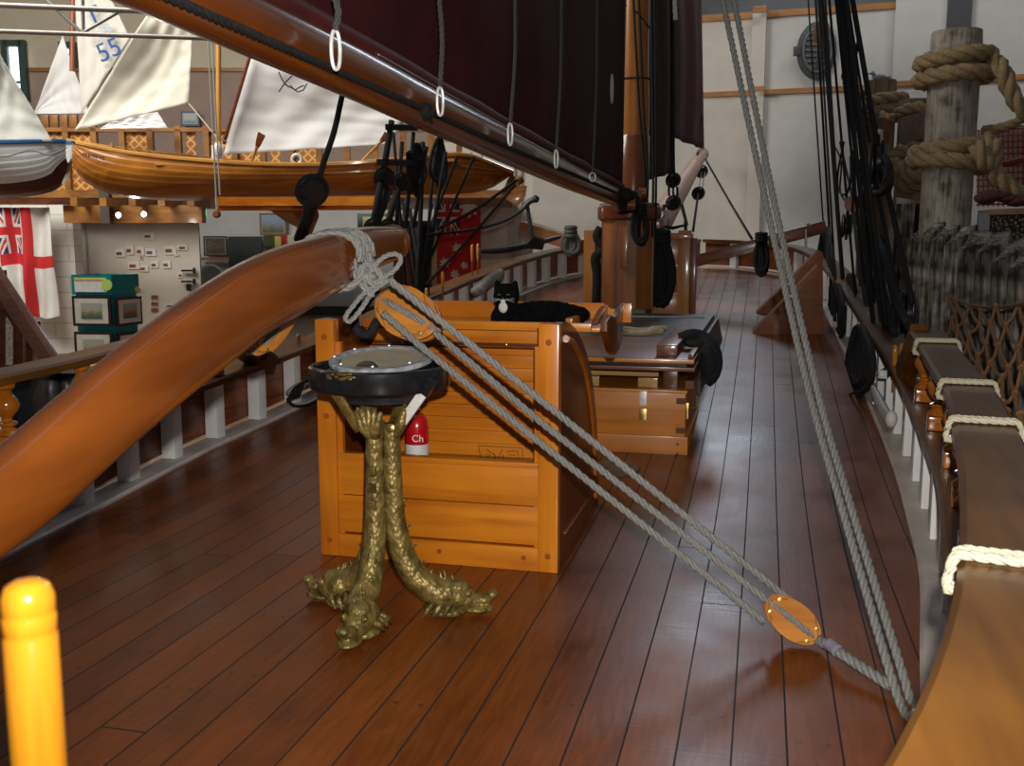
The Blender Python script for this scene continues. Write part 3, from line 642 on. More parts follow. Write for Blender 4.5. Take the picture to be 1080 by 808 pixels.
# fire extinguisher standing inside the box
EX = V((-1.30, 4.18, .38)); RED = plain('extinguisher_red', (.52, .006, .010), .25, 0, .1, 10, coat=.5)
EX = V((PY(440, 480, 4.18).x, 4.18, .38))
t = thing('fire_extinguisher', 'small red and white fire extinguisher standing inside the slatted box', 'fire extinguisher', EX)
b_ = B(); lathe(b_, [(.0, 0), (.050, 0), (.054, .006), (.054, .082)], EX, seg=28); part('white_label', b_, plain('label_white', (.75, .75, .72), .4), t)
b_ = B(); lathe(b_, [(.054, .082), (.0545, .086), (.0545, .16), (.050, .19), (.030, .215), (.018, .22), (.018, .235), (0, .236)], EX, seg=28); part('cylinder', b_, RED, t)
b_ = B(); lathe(b_, [(0, .235), (.016, .235), (.016, .26), (.008, .264), (.008, .28), (0, .28)], EX, seg=14); part('valve', b_, STEEL, t)
b_ = B(); beam(b_, EX+V((-.01, -.01, .275)), EX+V((.06, -.02, .30)), .018, .008, bev=.002); part('handle', b_, BLACK, t)
def text3d(s, c, xdir, up, size, mat, parent=None, name='lettering', ext=.002):
    cu = bpy.data.curves.new(name, 'FONT'); cu.body = s; cu.size = size; cu.extrude = ext; cu.align_x = 'CENTER'; cu.align_y = 'CENTER'; cu.materials.append(mat)
    x = V(xdir).normalized(); y = V(up); y = (y-x*y.dot(x)).normalized(); z = x.cross(y)
    tmp = bpy.data.objects.new(name+'_tmp', cu); me = bpy.data.meshes.new_from_object(tmp); bpy.data.objects.remove(tmp)
    o = bpy.data.objects.new(name, me); COL.objects.link(o)
    M = Matrix.Translation(V(c)-(ORG[parent] if parent else V((0, 0, 0)))) @ Matrix([x, y, z]).transposed().to_4x4()
    me.transform(M); o.parent = parent; ORG[o] = ORG[parent] if parent else V((0, 0, 0))
    return o
text3d('Ch', EX+V((.024, -.0570, .113)), (1, .15, 0), (0, 0, 1), .045, MATS['label_white'], t)
# ============================================================ MUSEUM HALL WALLS
CREAM = plain('cream_wall', (.66, .58, .44), .8, 0, .04, 2)
MAUVE = plain('mauve_wall', (.42, .30, .25), .8, 0, .05, 2)
WWALL = plain('white_plaster_wall', (.62, .58, .52), .8, 0, .05, 3, .1)
WWALL2 = plain('pale_plaster_wall', (.58, .58, .56), .8, 0, .05, 3, .1)
GREYT = plain('dark_grey_fascia', (.10, .11, .12), .7, 0, .1, 3)
TRIM = wood('picture_rail_wood', (.30, .13, .04), (.45, .21, .07), 'X', .5, 8, .1)
def brickwall():
    m, nt, b = _new('white_painted_brick'); N = nt.nodes; L = nt.links
    tc = N.new('ShaderNodeTexCoord'); mp = N.new('ShaderNodeMapping'); mp.inputs['Rotation'].default_value = (pi/2, 0, 0); L.new(tc.outputs['Object'], mp.inputs[0])
    br = N.new('ShaderNodeTexBrick'); br.inputs['Scale'].default_value = 1.0; br.inputs['Brick Width'].default_value = .55; br.inputs['Row Height'].default_value = .24; br.inputs['Mortar Size'].default_value = .012
    br.inputs['Color1'].default_value = (.70, .70, .64, 1); br.inputs['Color2'].default_value = (.66, .66, .60, 1); br.inputs['Mortar'].default_value = (.52, .52, .47, 1)
    L.new(mp.outputs[0], br.inputs['Vector']); L.new(br.outputs['Color'], b.inputs['Base Color']); b.inputs['Roughness'].default_value = .6
    return m
BRICK = brickwall()
def quadwall(bm, x0, d0, x1, d1, z0, z1, th=.15):
    a = PD(x0, 258, d0); b = PD(x1, 258, d1); a.z = b.z = 0; n = (b-a).cross(V((0, 0, 1))).normalized()  # towards camera is -n or n
    if n.dot(CAM-a) < 0: n = -n
    prism(bm, [a+V((0, 0, z0)), b+V((0, 0, z0)), b+V((0, 0, z1)), a+V((0, 0, z1))], -n*th)
    return a, b, n
def zat(y, d): return PD(540, y, d).z
# left part: upper wall of the gallery behind the boats
bm = B(); quadwall(bm, -160, 26, 760, 26, zat(73, 26), 10.5); struct('wall_upper_left', bm, CREAM, 'cream upper wall above the gallery')
bm = B(); quadwall(bm, -160, 25.98, 760, 25.98, zat(240, 26), zat(76, 26)); struct('wall_gallery', bm, MAUVE, 'mauve grey wall behind the gallery boats')
bm = B(); quadwall(bm, -160, 25.9, 560, 25.9, zat(76, 26), zat(72, 26), .1); struct('trim_1', bm, TRIM)
# ground floor walls
bm = B(); quadwall(bm, -160, 15.6, 78, 15.6, HF, zat(216, 15.6), .3); struct('wall_left', bm, BRICK, 'white painted brick wall behind the white ensign')
bm = B(); quadwall(bm, 190, 24.2, 470, 24.2, HF, zat(214, 24.2)); struct('wall_back', bm, WWALL2, 'pale wall of the room behind the boats')
bm = B(); quadwall(bm, 190, 24.1, 470, 24.1, HF, HF+.22, .05); struct('baseboard_back', bm, plain('dark_green_skirting', (.04, .05, .04), .5))
bm = B(); quadwall(bm, 462, 20, 562, 20, HF, zat(150, 20)); struct('wall_middle', bm, WWALL, 'pale panelled wall beside the red flag')
bm = B()
for x in (541, 548): quadwall(bm, x, 19.9, x+1.2, 19.9, HF, zat(165, 20), .05)
struct('trim_2', bm, plain('panel_joint', (.40, .36, .32), .7))
# right part: white wall behind the bow
def rd(x): return 25-(x-560)*3.4/520
bm = B(); quadwall(bm, 552, rd(552), 786, rd(786), HF, zat(20, 23.8), .15); struct('wall_bow', bm, WWALL, 'white wall ahead of the bow')
bm = B(); quadwall(bm, 786, rd(786)-.25, 800, rd(800)-.25, HF, zat(14, 23.6), .3); struct('trim_3', bm, WWALL, 'narrow pilaster in the white wall')
bm = B(); quadwall(bm, 797, rd(797), 936, rd(936), HF, zat(20, 23.8), .15); struct('wall_right', bm, WWALL2, 'white wall behind the rigging')
bm = B(); quadwall(bm, 932, rd(932)-.3, 1250, rd(1250)-.3, HF, 10.5, .15); struct('wall_far_right', bm, WWALL2, 'pale wall behind the old piles')
bm = B(); quadwall(bm, 700, 25.3, 936, rd(936)+.3, zat(20, 23.8), 10.5, .15); struct('wall_fascia', bm, GREYT, 'dark grey fascia above the white wall')
bm = B()
for (xa_, xb_, dd) in ((700, 786, .08), (786, 800, .62), (800, 932, .08)): quadwall(bm, xa_, rd(xa_)-dd, xb_, rd(xb_)-dd, zat(20, 23.8)-.06, zat(20, 23.8)+.08, .08)
struct('trim_4', bm, TRIM)
bm = B()
for (xa_, xb_, dd) in ((700, 786, .08), (786, 800, .62), (800, 932, .08), (932, 1250, .38)): quadwall(bm, xa_, rd(xa_)-dd, xb_, rd(xb_)-dd, zat(100, 23.8)-.06, zat(100, 23.8)+.05, .06)
struct('trim_5', bm, TRIM)
bm = B(); quadwall(bm, 985, rd(985)-.5, 1010, rd(1010)-.5, 5.0, 10.4, .3); struct('trim_6', bm, plain('dark_column', (.035, .04, .05), .5), 'dark steel column at the top right')
# windows
WG = plain('window_green_frame', (.04, .09, .07), .5)
def window(n, x0, x1, y0, y1, d, br):
    bm = B(); a = PD(x0, y0, d); b = PD(x1, y1, d); w = .16
    s = _rt; u = V((0, 0, 1)); c = (a+b)/2; hx = (b-a).dot(s)/2; hz = (a.z-b.z)/2
    for q in (-1, 1):
        obox(bm, c+s*(hx*q), s*w*.5, _fh*.08, u*(hz+w*.5)); obox(bm, c+u*(hz*q), s*(hx), _fh*.08, u*w*.5)
    obox(bm, c-u*(hz*.45), s*hx, _fh*.03, u*.03)
    o = struct('window_%d' % n, bm, WG, 'narrow tall window in a dark green frame')
    bm = B(); obox(bm, c+_fh*.05, s*hx, _fh*.01, u*hz); p = part('pane', bm, emit('daylight_pane', (.93, .95, 1.0), br), o)
window(1, 5, 27, 46, 102, 25.8, 2.2); window(2, 66, 78, 48, 66, 25.8, 2.2)
# daylight window over the bow (above the frame), lit by the bow window light
# roof truss
TR = plain('galvanised_truss', (.55, .54, .50), .45, .2, .1, 5)
t = thing('roof_truss', 'white painted steel roof truss crossing the top left corner', 'roof truss', PD(100, 30, 9.5))
b_ = B(); tube(b_, [PD(-90, 2, 9.5), PD(160, 12, 9.5)], .026, 10); part('top_chord', b_, TR, t)
b_ = B(); tube(b_, [PD(-90, 30, 9.5), PD(330, 44, 9.5)], .022, 10); part('bottom_chord', b_, TR, t)
for a, b in (((42, -6), (86, 34)), ((118, -4), (135, 8)), ((130, 10), (88, 34)), ((87, -4), (88, 34))):
    b_ = B(); tube(b_, [PD(*a, 9.5), PD(*b, 9.5)], .016, 8); part('brace', b_, TR, t)

# ============================================================ GALLERY (mezzanine)
GAL = wood('gallery_timber', (.16, .065, .014), (.32, .14, .03), 'X', .45, 10, .2)
def lattice():
    m, nt, b = _new('orange_lattice'); N = nt.nodes; L = nt.links
    tc = N.new('ShaderNodeTexCoord'); sp = N.new('ShaderNodeSeparateXYZ'); L.new(tc.outputs['Object'], sp.inputs[0])
    def M(op, a, b_=None):
        n = N.new('ShaderNodeMath'); n.operation = op
        for i, v in enumerate((a, b_)):
            if v is None: continue
            if isinstance(v, (int, float)): n.inputs[i].default_value = v
            else: L.new(v, n.inputs[i])
        return n.outputs[0]
    u = M('FRACT', M('MULTIPLY', M('ADD', sp.outputs[0], sp.outputs[2]), 7)); v = M('FRACT', M('MULTIPLY', M('SUBTRACT', sp.outputs[0], sp.outputs[2]), 7))
    g = M('MAXIMUM', M('LESS_THAN', u, .28), M('LESS_THAN', v, .28))
    mx = N.new('ShaderNodeMix'); mx.data_type = 'RGBA'; L.new(g, mx.inputs['Factor']); mx.inputs[6].default_value = (.30, .10, .015, 1); mx.inputs[7].default_value = (.62, .32, .07, 1)
    L.new(mx.outputs[2], b.inputs['Base Color']); b.inputs['Roughness'].default_value = .6
    return m
LAT = lattice()
def pbeam(bm, a, b, d, th, dep=.1):
    A_ = PD(*a, d); B_ = PD(*b, d); beam(bm, A_, B_, dep, th*d/1050, (0, 0, 1))
t = thing('gallery_railing', 'orange lattice railing of the raised gallery behind the boats', 'railing', PD(250, 215, 16))
b_ = B(); pbeam(b_, (-90, 137), (540, 137), 16, 4, .1); part('handrail', b_, GAL, t)
b_ = B(); pbeam(b_, (-90, 206), (540, 206), 16, 6, .1); part('bottom_rail', b_, GAL, t)
for k in range(10):
    x = 46+k*29.5
    if k in (2, 4): continue
    b_ = B(); pbeam(b_, (x, 171), (x+22, 171), 16.05, 60, .02) if k % 3 != 2 else pbeam(b_, (x+4, 171), (x+14, 171), 16.05, 60, .02); part('lattice_panel', b_, LAT, t)
for k in range(16):
    x = 42+k*29.5
    b_ = B(); pbeam(b_, (x-1, 137), (x-1, 206), 16, 0, .1) if False else obox(b_, PD(x, 171, 16), _rt*.045, _fh*.05, V((0, 0, .55))); part('post', b_, GAL, t)
t = thing('gallery_floor', 'timber edge beams carrying the gallery under the boats', 'gallery', PD(250, 232, 15))
b_ = B(); pbeam(b_, (70, 226), (215, 226), 15.2, 18, .2); part('edge_beam', b_, GAL, t)
b_ = B(); A_ = PD(-90, 212, 16); obox(b_, (PD(-90, 212, 18.5)+PD(540, 212, 18.5))/2, _rt*((PD(540, 212, 18.5)-PD(-90, 212, 18.5)).length/2), _fh*2.6, V((0, 0, .06))); part('deck', b_, GAL, t)
for k in range(5):
    b_ = B(); obox(b_, PD(90+k*30, 214, 15.0), _rt*.05, _fh*.4, V((0, 0, .06))); part('joist', b_, GAL, t)
b_ = B(); obox(b_, PD(112, 218, 15), _rt*.07, _fh*.07, V((0, 0, .25))); part('post', b_, plain('dark_post', (.06, .045, .035), .6), t)
bm = B(); pbeam(bm, (-90, 213), (78, 213), 15.1, 6, .25); solo('shelf_board', bm, BRW_X, 'brown timber ledge above the white brick wall and ensign', 'ledge')
# boards seen through the gallery
t = thing('board_rack', 'row of small brown boards leaning on the gallery rail at the far left', 'boards', PD(70, 150, 17))
for k in range(5):
    b_ = B(); obox(b_, PD(48+k*10, 128, 17), _rt*.06, _fh*.03, V((0, 0, .1)), .005); part('board', b_, GAL, t)
bm = B(); pbeam(bm, (228, 212.5), (410, 212.5), 11.75, 9, .1); solo('long_plank', bm, ORW_X, 'bright orange plank running under the wooden rowing boat', 'plank')
bm = B(); tube(bm, [PD(228, 220, 11.8), PD(425, 219, 11.8)], .026, 10); solo('round_spar', bm, ORW_X, 'thin round spar lying just below the bright plank', 'spar')
bm = B(); prism(bm, [PD(282, 220, 13), PD(334, 218, 13), PD(336, 228, 13), PD(328, 248, 13), PD(300, 233, 13)], _fh*.04); solo('hanging_rudder', bm, wood('rudder_wood', (.25, .09, .02), (.4, .16, .035), 'X', .4), 'brown wooden rudder blade hanging under the rowing boat', 'rudder')
t = thing('spotlight', 'left of two small lit ceiling spotlights under the gallery', 'spotlight', PD(125, 227, 14.5))
EMI = emit('lit_bulb', (1, .93, 1.0), 9)
def spot(t, x, y):
    c = PD(x, y, 14.5); b = B(); lathe(b, [(0, 0), (.045, .0), (.03, .1), (0, .12)], c, _fh, 16); part('housing', b, BLACK, t)
    b = B(); ell(b, c-_fh*.01, (.04, .02, .04)); part('bulb', b, EMI, t)
spot(t, 125, 227); t = thing('spotlight', 'right of two small lit ceiling spotlights under the gallery', 'spotlight', PD(152, 226, 14.5)); spot(t, 152, 226)
lamp('spot_glow', 'POINT', PD(140, 230, 13.8), (0, 0, 0), 12, (1, .9, .85), shadow_soft_size=.05)
t = thing('exit_sign', 'small green and white lit exit sign on the pale wall', 'exit sign', PD(213, 226, 22)); b_ = B(); obox(b_, PD(213, 223.5, 22), _rt*.09, _fh*.03, V((0, 0, .09))); part('case', b_, emit('sign_green', (.05, .55, .22), 1.2), t)
b_ = B(); obox(b_, PD(211.6, 223.5, 21.9), _rt*.035, _fh*.01, V((0, 0, .06))); part('pictogram', b_, emit('sign_white', (.9, 1, .9), 1.4), t)

# ---------------- display panel with papers
t = thing('display_board', 'large white display panel with black strap hinges and pinned papers', 'display board', PD(143, 340, 16.8))
PAN = plain('panel_white', (.50, .46, .40), .45, 0, .06, 3)
b_ = B(); quadwall(b_, 74, 16.8, 210, 16.8, HF+.02, zat(229, 16.8), .06); part('panel', b_, PAN, t)
for (x, y) in ((193, 233), (194, 285.5), (194, 297)):
    b_ = B(); obox(b_, PD(x+5, y, 16.72), _rt*.12, _fh*.02, V((0, 0, .016))); obox(b_, PD(x+11, y, 16.72), _rt*.02, _fh*.02, V((0, 0, .05))); part('strap_hinge', b_, BLACK, t)
b_ = B(); obox(b_, PD(199, 303, 16.72), _rt*.035, _fh*.02, V((0, 0, .06))); part('latch', b_, BLACK, t)
b_ = B(); obox(b_, PD(92, 275, 16.76), _rt*.008, _fh*.01, V((0, 0, .7))); part('panel_joint', b_, plain('joint_line', (.30, .27, .23), .7), t)
rr = random.Random(5)
PAPER = plain('sheet_paper', (.60, .57, .50), .6, 0, .03, 3)
pcs = [plain('ink_dark', (.06, .06, .07), .7, 0, .6, 9), plain('photo_brown', (.16, .06, .03), .5, 0, .7, 8), plain('photo_blue', (.06, .10, .2), .5, 0, .7, 8), plain('note_yellow', (.6, .5, .1), .6), plain('photo_red', (.25, .04, .05), .5, 0, .7, 8)]
for i, (x, y, w, h, k, desc) in enumerate(((157, 249, 11, 7, 0, 'sheet with a yellow heading near the top of the display panel'), (127, 267, 10, 8, 0, 'sheet at the left end of the pinned row'), (137, 264, 8, 9, 1, 'sheet with a brown picture'), (148, 265, 8, 9, 4, 'sheet with a reddish picture'), (159, 266, 11, 8, 2, 'wide sheet with a blue line drawing'), (180, 264, 12, 9, 1, 'sheet right of centre with a dark print'), (192, 261, 11, 6, 0, 'sheet with dark marks nearest the upper hinge'), (141, 280, 12, 8, 4, 'low sheet with red photographs'), (152, 283, 9, 7, 4, 'low sheet with two small red pictures'), (163, 279, 8, 7, 0, 'nearly blank low sheet'), (176, 279, 8, 8, 2, 'sheet with a dark sail shape'), (149, 271, 4, 5, 0, 'tiny slip between the rows'), (186, 269, 5, 2.5, 3, 'small yellow note'), (147, 305, 6, 5, 0, 'small picture card beside the print stand'), (148, 317, 6, 6, 2, 'picture card with a blue mark beside the print stand'), (163, 313.5, 8, 5, 1, 'upper brown photograph of a stack of three'), (163, 320.5, 8, 5, 4, 'middle brown photograph of a stack of three'), (163, 327, 8, 5, 1, 'lowest brown photograph of a stack of three'), (181, 322, 14, 3, 2, 'strip of blue handwriting on the panel'), (190, 290, 5, 6, 0, 'small notice below the middle hinge'))):
    d = 16.785; t = thing('pinned_sheet', desc+', on the white display panel' if 'panel' not in desc else desc, 'paper sheet', PD(x, y+h/2, d), 'papers pinned to the display panel')
    s = d/1050; b_ = B(); obox(b_, PD(x, y, d), _rt*(w*.5*s), _fh*.004, V((0, 0, h*.5*s))); part('sheet', b_, PAPER, t)
    b_ = B()
    big = k in (1, 4) and y > 300
    if big: obox(b_, PD(x, y, d-.005), _rt*(w*.45*s), _fh*.003, V((0, 0, h*.42*s)))
    else: obox(b_, PD(x-.2*w*rr.random(), y+.5, d-.005), _rt*(w*.28*s), _fh*.003, V((0, 0, h*.2*s)))
    part('picture', b_, pcs[k], t)

# ---------------- print stand
TEAL = plain('teal_paint', (.0, .18, .19), .4)
FRB = plain('black_frame', (.02, .012, .01), .4)
def art(nm, cols):
    m, nt, b = _new(nm); N = nt.nodes; L = nt.links
    tc = N.new('ShaderNodeTexCoord'); mp = N.new('ShaderNodeMapping'); mp.inputs['Scale'].default_value = (1.5, 1.5, 5); L.new(tc.outputs['Generated'], mp.inputs[0])
    n = N.new('ShaderNodeTexNoise'); n.inputs['Scale'].default_value = 2.2; n.inputs['Detail'].default_value = 5; L.new(mp.outputs[0], n.inputs['Vector'])
    sp = N.new('ShaderNodeSeparateXYZ'); L.new(tc.outputs['Generated'], sp.inputs[0])
    a = N.new('ShaderNodeMath'); a.operation = 'MULTIPLY_ADD'; a.inputs[1].default_value = .45; L.new(n.outputs['Fac'], a.inputs[0]); m_ = N.new('ShaderNodeMath'); m_.operation = 'MULTIPLY'; m_.inputs[1].default_value = .8; L.new(sp.outputs[2], m_.inputs[0]); L.new(m_.outputs[0], a.inputs[2])
    r = N.new('ShaderNodeValToRGB'); r.color_ramp.elements[0].color = rgb(cols[0]); r.color_ramp.elements[1].color = rgb(cols[-1]); r.color_ramp.elements[0].position = .25; r.color_ramp.elements[1].position = .95
    for i, c in enumerate(cols[1:-1]): e = r.color_ramp.elements.new(.3+.6*(i+1)/(len(cols)-1)*.8); e.color = rgb(c)
    L.new(a.outputs[0], r.inputs[0]); L.new(r.outputs[0], b.inputs['Base Color']); b.inputs['Roughness'].default_value = .35
    return m
SEA1 = art('sea_print_green', [(.06, .11, .09), (.12, .15, .10), (.35, .30, .18), (.30, .33, .33)])
SEA2 = art('sea_print_red', [(.05, .09, .08), (.10, .12, .09), (.45, .16, .06), (.22, .30, .38)])
DS = 10.8
def PS(x, y): return PD(x, y, DS+{75: .0}.get(x, 0))
t = thing('print_stand', 'teal display stand holding framed ship prints on two sides', 'print stand', V((PD(110, 300, DS).x, PD(110, 300, DS).y, HF)))
# corner nearest the camera at x=118; left face runs back to x=76, right face back to x=147
cN = PD(118, 300, DS); cL = PD(76, 300, DS+.05); cR = PD(146, 300, DS+.42)
for q in (cN, cL, cR): q.z = 0
cB = cL+(cR-cN)
def shell(b, z0, z1, g=0.0):
    ctr = (cN+cL+cR+cB)/4; pts = [c+(c-ctr).normalized()*g for c in (cN, cR, cB, cL)]
    prism(b, [p+V((0, 0, z0)) for p in pts], (0, 0, z1-z0), .004)
zt, zb = zat(290, DS), zat(311, DS)
b_ = B(); shell(b_, HF+.0, zt-.14, -.03); part('core', b_, TEAL, t)
b_ = B()
for a, c in ((cN, cL), (cN, cR), (cL, cB), (cR, cB)): 
    beam(b_, a+V((0, 0, (zt+zb)/2)), c+V((0, 0, (zt+zb)/2)), .012, zt-zb)
part('tray_rim', b_, TEAL, t)
def facepoint(a, c, u, z, o=.02):
    n = (c-a).cross(V((0, 0, 1))).normalized()
    if n.dot(CAM-a) < 0: n = -n
    return a+(c-a)*u+V((0, 0, z))+n*o, n, (c-a).normalized()
def plate(parent, nm, a, c, u0, u1, z0, z1, o, th, m):
    p0, n, d = facepoint(a, c, u0, z0, o); p1, _, _ = facepoint(a, c, u1, z1, o); b = B()
    prism(b, [p0, V((p1.x, p1.y, p0.z)), p1, V((p0.x, p0.y, p1.z))], n*th); return part(nm, b, m, parent)
plate(t, 'notice', cN, cL, .12, .92, zb+.03, zt-.03, .012, .004, plain('notice_white', (.62, .62, .60), .5))
plate(t, 'notice_header', cN, cL, .12, .92, zt-.055, zt-.03, .017, .004, pcs[3])
for (u, z, r, m) in ((.0, 0, .055, plain('sticker_green', (.45, .6, .12), .5)),):
    p, n, d = facepoint(cN, cL, .1, (zt+zb)/2, .02); b_ = B(); lathe(b_, [(0, 0), (.06, 0), (.06, .004), (0, .005)], p, n, 24); part('round_sticker', b_, m, t)
p, n, d = facepoint(cN, cR, .9, zb+.04, .01); b_ = B(); lathe(b_, [(0, 0), (.035, 0), (.035, .004), (0, .005)], p, n, 20); part('round_sticker', b_, pcs[3], t)
def framed(name, label, a, c, z0, z1, artm, m=FRB, u0=.02, u1=.98, mat=(.5, .48, .42), grp=None, fw=.03, o=.01, matw=.16):
    p, n, d = facepoint(a, c, .5, z0, o); t = thing(name, label, 'framed picture', p, grp)
    plate(t, 'frame', a, c, u0, u1, z0, z1, o, .03, m); W_ = (u1-u0); H_ = (z1-z0); L_ = (c-a).length
    fu = fw/L_
    plate(t, 'mount', a, c, u0+fu, u1-fu, z0+fw, z1-fw, o+.03, .003, plain('mount_cream', mat, .6))
    plate(t, 'picture', a, c, u0+fu+W_*matw, u1-fu-W_*matw, z0+fw+H_*matw, z1-fw-H_*matw*.9, o+.034, .003, artm); return t
framed('framed_print', 'upper framed print of ships on a green sea, left face of the teal stand', cN, cL, zat(344, DS), zat(312, DS), SEA1)
framed('framed_print', 'upper framed print of a red sailed boat, right face of the teal stand', cN, cR, zat(343, DS+.2), zat(313, DS+.2), SEA2)
framed('framed_print', 'lower framed print partly hidden by the rail, left face of the teal stand', cN, cL, zat(383, DS), zat(350, DS), SEA1)
framed('framed_print', 'lower framed print partly hidden by the rail, right face of the teal stand', cN, cR, zat(381, DS+.2), zat(350, DS+.2), SEA2)

# ---------------- pictures and furniture on the pale wall
def wallpic(name, label, x0, x1, y0, y1, d, artm, fm, mount=(.5, .48, .42), matw=.1):
    a = PD(x0, 258, d); c = PD(x1, 258, d); a.z = c.z = 0
    return framed(name, label, a, c, zat(y1, d), zat(y0, d), artm, fm, 0, 1, mount, None, .04, .0, matw)
WFR = plain('wood_frame', (.22, .09, .03), .4)
wallpic('framed_picture', 'landscape picture with a windmill in a brown frame on the pale wall', 275, 303, 225, 248, 24, art('landscape_art', [(.12, .10, .05), (.22, .2, .12), (.25, .33, .42), (.30, .42, .55)]), WFR, matw=.02)
wallpic('framed_picture', 'dark brown framed relief on the pale wall beside the doorway', 215, 240, 249, 270, 24, plain('dark_relief', (.09, .055, .03), .5, 0, .6, 12), FRB, (.05, .03, .02), .02)
wallpic('framed_picture', 'small blue framed picture high on the mauve gallery wall', 197, 216, 117.5, 133, 25.7, art('pale_sea_art', [(.2, .3, .35), (.4, .5, .5), (.6, .62, .6), (.6, .6, .6)]), plain('blue_frame', (.05, .11, .2), .4), (.5, .52, .5), .08)
bm = B(); obox(bm, PD(227, 273, 23.9), _rt*.36, _fh*.1, V((0, 0, .03))); solo('wall_shelf', bm, TRIM, 'narrow wooden shelf under the dark framed relief', 'shelf')
bm = B(); obox(bm, (PD(242, 250, 23.9)+PD(277, 305, 23.9))/2, _rt*.40, _fh*.05, V((0, 0, .63))); solo('dark_doorway', bm, plain('doorway_dark', (.012, .02, .018), .5), 'dark panel standing for the doorway in the pale wall left of the flags', 'board')  # flat dark panel put in for the dark doorway opening
t = thing('wicker_basket', 'arched wicker basket frame standing below the wall shelf', 'basket', PD(222, 302, 23.6))
b_ = B()
for k in range(5): tube(b_, [PD(222+13*cos(a), 294-14*sin(a), 23.6+k*.12) for a in [pi*j/14 for j in range(15)]], .04, 6)
part('hoops', b_, plain('pale_wicker', (.40, .38, .34), .8), t)
for i, (x0, x1, y0, y1, c, nm, lab) in enumerate(((278, 290, 249, 262, (.06, .08, .03), 'olive_flag', 'dark olive cloth flag hanging left of the yellow one'), (290, 297, 249, 262, (.55, .5, .12), 'yellow_flag', 'yellow cloth strip left of the red flag'), (297, 303, 249, 257, (.5, .02, .03), 'red_flag', 'small red signal flag on the pale wall'), (303, 320, 248, 262, (.50, .5, .30), 'pale_yellow_flag', 'pale yellow cloth flag at the right end of the row'))):
    a = PD(x0, y0, 24); b = PD(x1, y1, 24); bm = B()
    grid(bm, lambda u, v: a.lerp(V((b.x, b.y, a.z)), u)+V((0, 0, (b.z-a.z)*v))-_fh*(.03+.02*sin(u*9)), 12, 3); o = solo(nm, bm, plain(nm+'_cloth', c, .8), lab, 'flag', smooth=True); solid(o, .01)
# yellow lit display with dark green frame
t = thing('notice_cabinet', 'wide dark green framed yellow notice cabinet behind the rigging', 'cabinet', PD(402, 246, 22))
b_ = B(); obox(b_, (PD(378, 226, 22)+PD(425, 246, 22))/2, _rt*.5, _fh*.06, V((0, 0, .22)), .01); part('frame', b_, WG, t)
for x in (388, 403, 418):
    b_ = B(); obox(b_, PD(x, 236, 21.9), _rt*.11, _fh*.02, V((0, 0, .15))); part('panel', b_, plain('pale_yellow_panel', (.55, .55, .2), .5), t)
bm = B(); obox(bm, PD(458.5, 290, 19.9), _rt*.05, _fh*.05, V((0, 0, 1.1))); solo('yellow_post', bm, plain('pale_yellow_post', (.55, .50, .22), .5), 'pale yellow post behind the red flag', 'post')
t = thing('partition', 'brown timber partition behind the port shrouds', 'partition', PD(440, 330, 20.5))
b_ = B(); obox(b_, PD(436, 285, 20.5), _rt*.40, _fh*.05, V((0, 0, 1.0))); part('panel', b_, PANEL, t)

# ---------------- flags
FM = [plain('flag_white', (.60, .60, .56), .8, 0, .06, 5), plain('flag_red', (.50, .015, .02), .8, 0, .1, 5), plain('flag_navy', (.02, .025, .12), .8, 0, .1, 5)]
def jack(u, v, asp=2.0):
    """union flag, u along the hoist-to-fly length, v across"""
    x = (u-.5)*asp; y = v-.5
    if abs(x) < .1 or abs(y) < .1: return 1
    if abs(x) < .167 or abs(y) < .167: return 0
    k = sqrt(asp*asp+1)
    d1 = (y*asp-x)/k; d2 = (y*asp+x)/k
    d = d1 if abs(d1) < abs(d2) else d2
    if abs(d) < .035: return 1
    if abs(d) < .10: return 0
    return 2
def star(px_, py_, r, n=7, inner=.45, rot=0):
    def f(x, y):
        dx, dy = x-px_, y-py_; R = sqrt(dx*dx+dy*dy)
        if R > r: return False
        a = (atan2(dy, dx)+rot) % (2*pi/n); a = abs(a-pi/n)/(pi/n)
        return R < r*(inner+(1-inner)*a**1.3)
    return f
def hang(name, label, cat, x0, x1, y0, y1, d, colf, wave, nu=80, nv=90, bot=None):
    a = PD(x0, 258, d); c = PD(x1, 258, d); zt_ = zat(y0, d); zb_ = zat(y1, d); bm = B()
    def fn(u, v):
        uu = u+wave[2]*v*sin(u*3+.6)*(.5-u)
        p = a.lerp(c, uu); p.z = zt_+(zb_-zt_)*v*(1 if bot is None else bot(u)); return p-_fh*(.05+wave[0]*(1+v)*sin(u*wave[1]+v*1.5)+.02*sin(v*9+u*4))
    grid(bm, fn, nu, nv, colf); o = solo(name, bm, FM, label, cat, smooth=True); solid(o, .012); return o
def ens(u, v):  # white ensign hung vertically: photo x = u, photo y = v
    if u < .44 and v < .44:
        return jack(1-v/.44, u/.44, 1.15)
    if abs(u-.56) < .085: return 1
    if abs(v-.49) < .055: return 1
    return 0
hang('white_ensign', 'white ensign with red cross and union canton hanging on the white brick wall', 'flag', 0, 57, 219, 332, 15.2, ens, (.05, 14, .35), 110, 130, lambda u: 1-.04*sin(u*6)+.0)
st = [star(.72, .10, .20*.5*1.0, 7, .5)]
def red(u, v):
    asp = 138/46.
    if u < .52 and v < .31: return jack(1-v/.31, u/.52, 1.6)
    Y = v*asp
    for (sx, sy, r, n) in ((.74, .10*asp, .26, 8), (.46, .405*asp, .13, 7), (.18, .515*asp, .13, 7), (.62, .535*asp, .10, 7), (.40, .60*asp, .12, 7), (.74, .68*asp, .12, 7)):
        if star(sx, sy, r, n, .5)(u, Y): return 0
    return 1
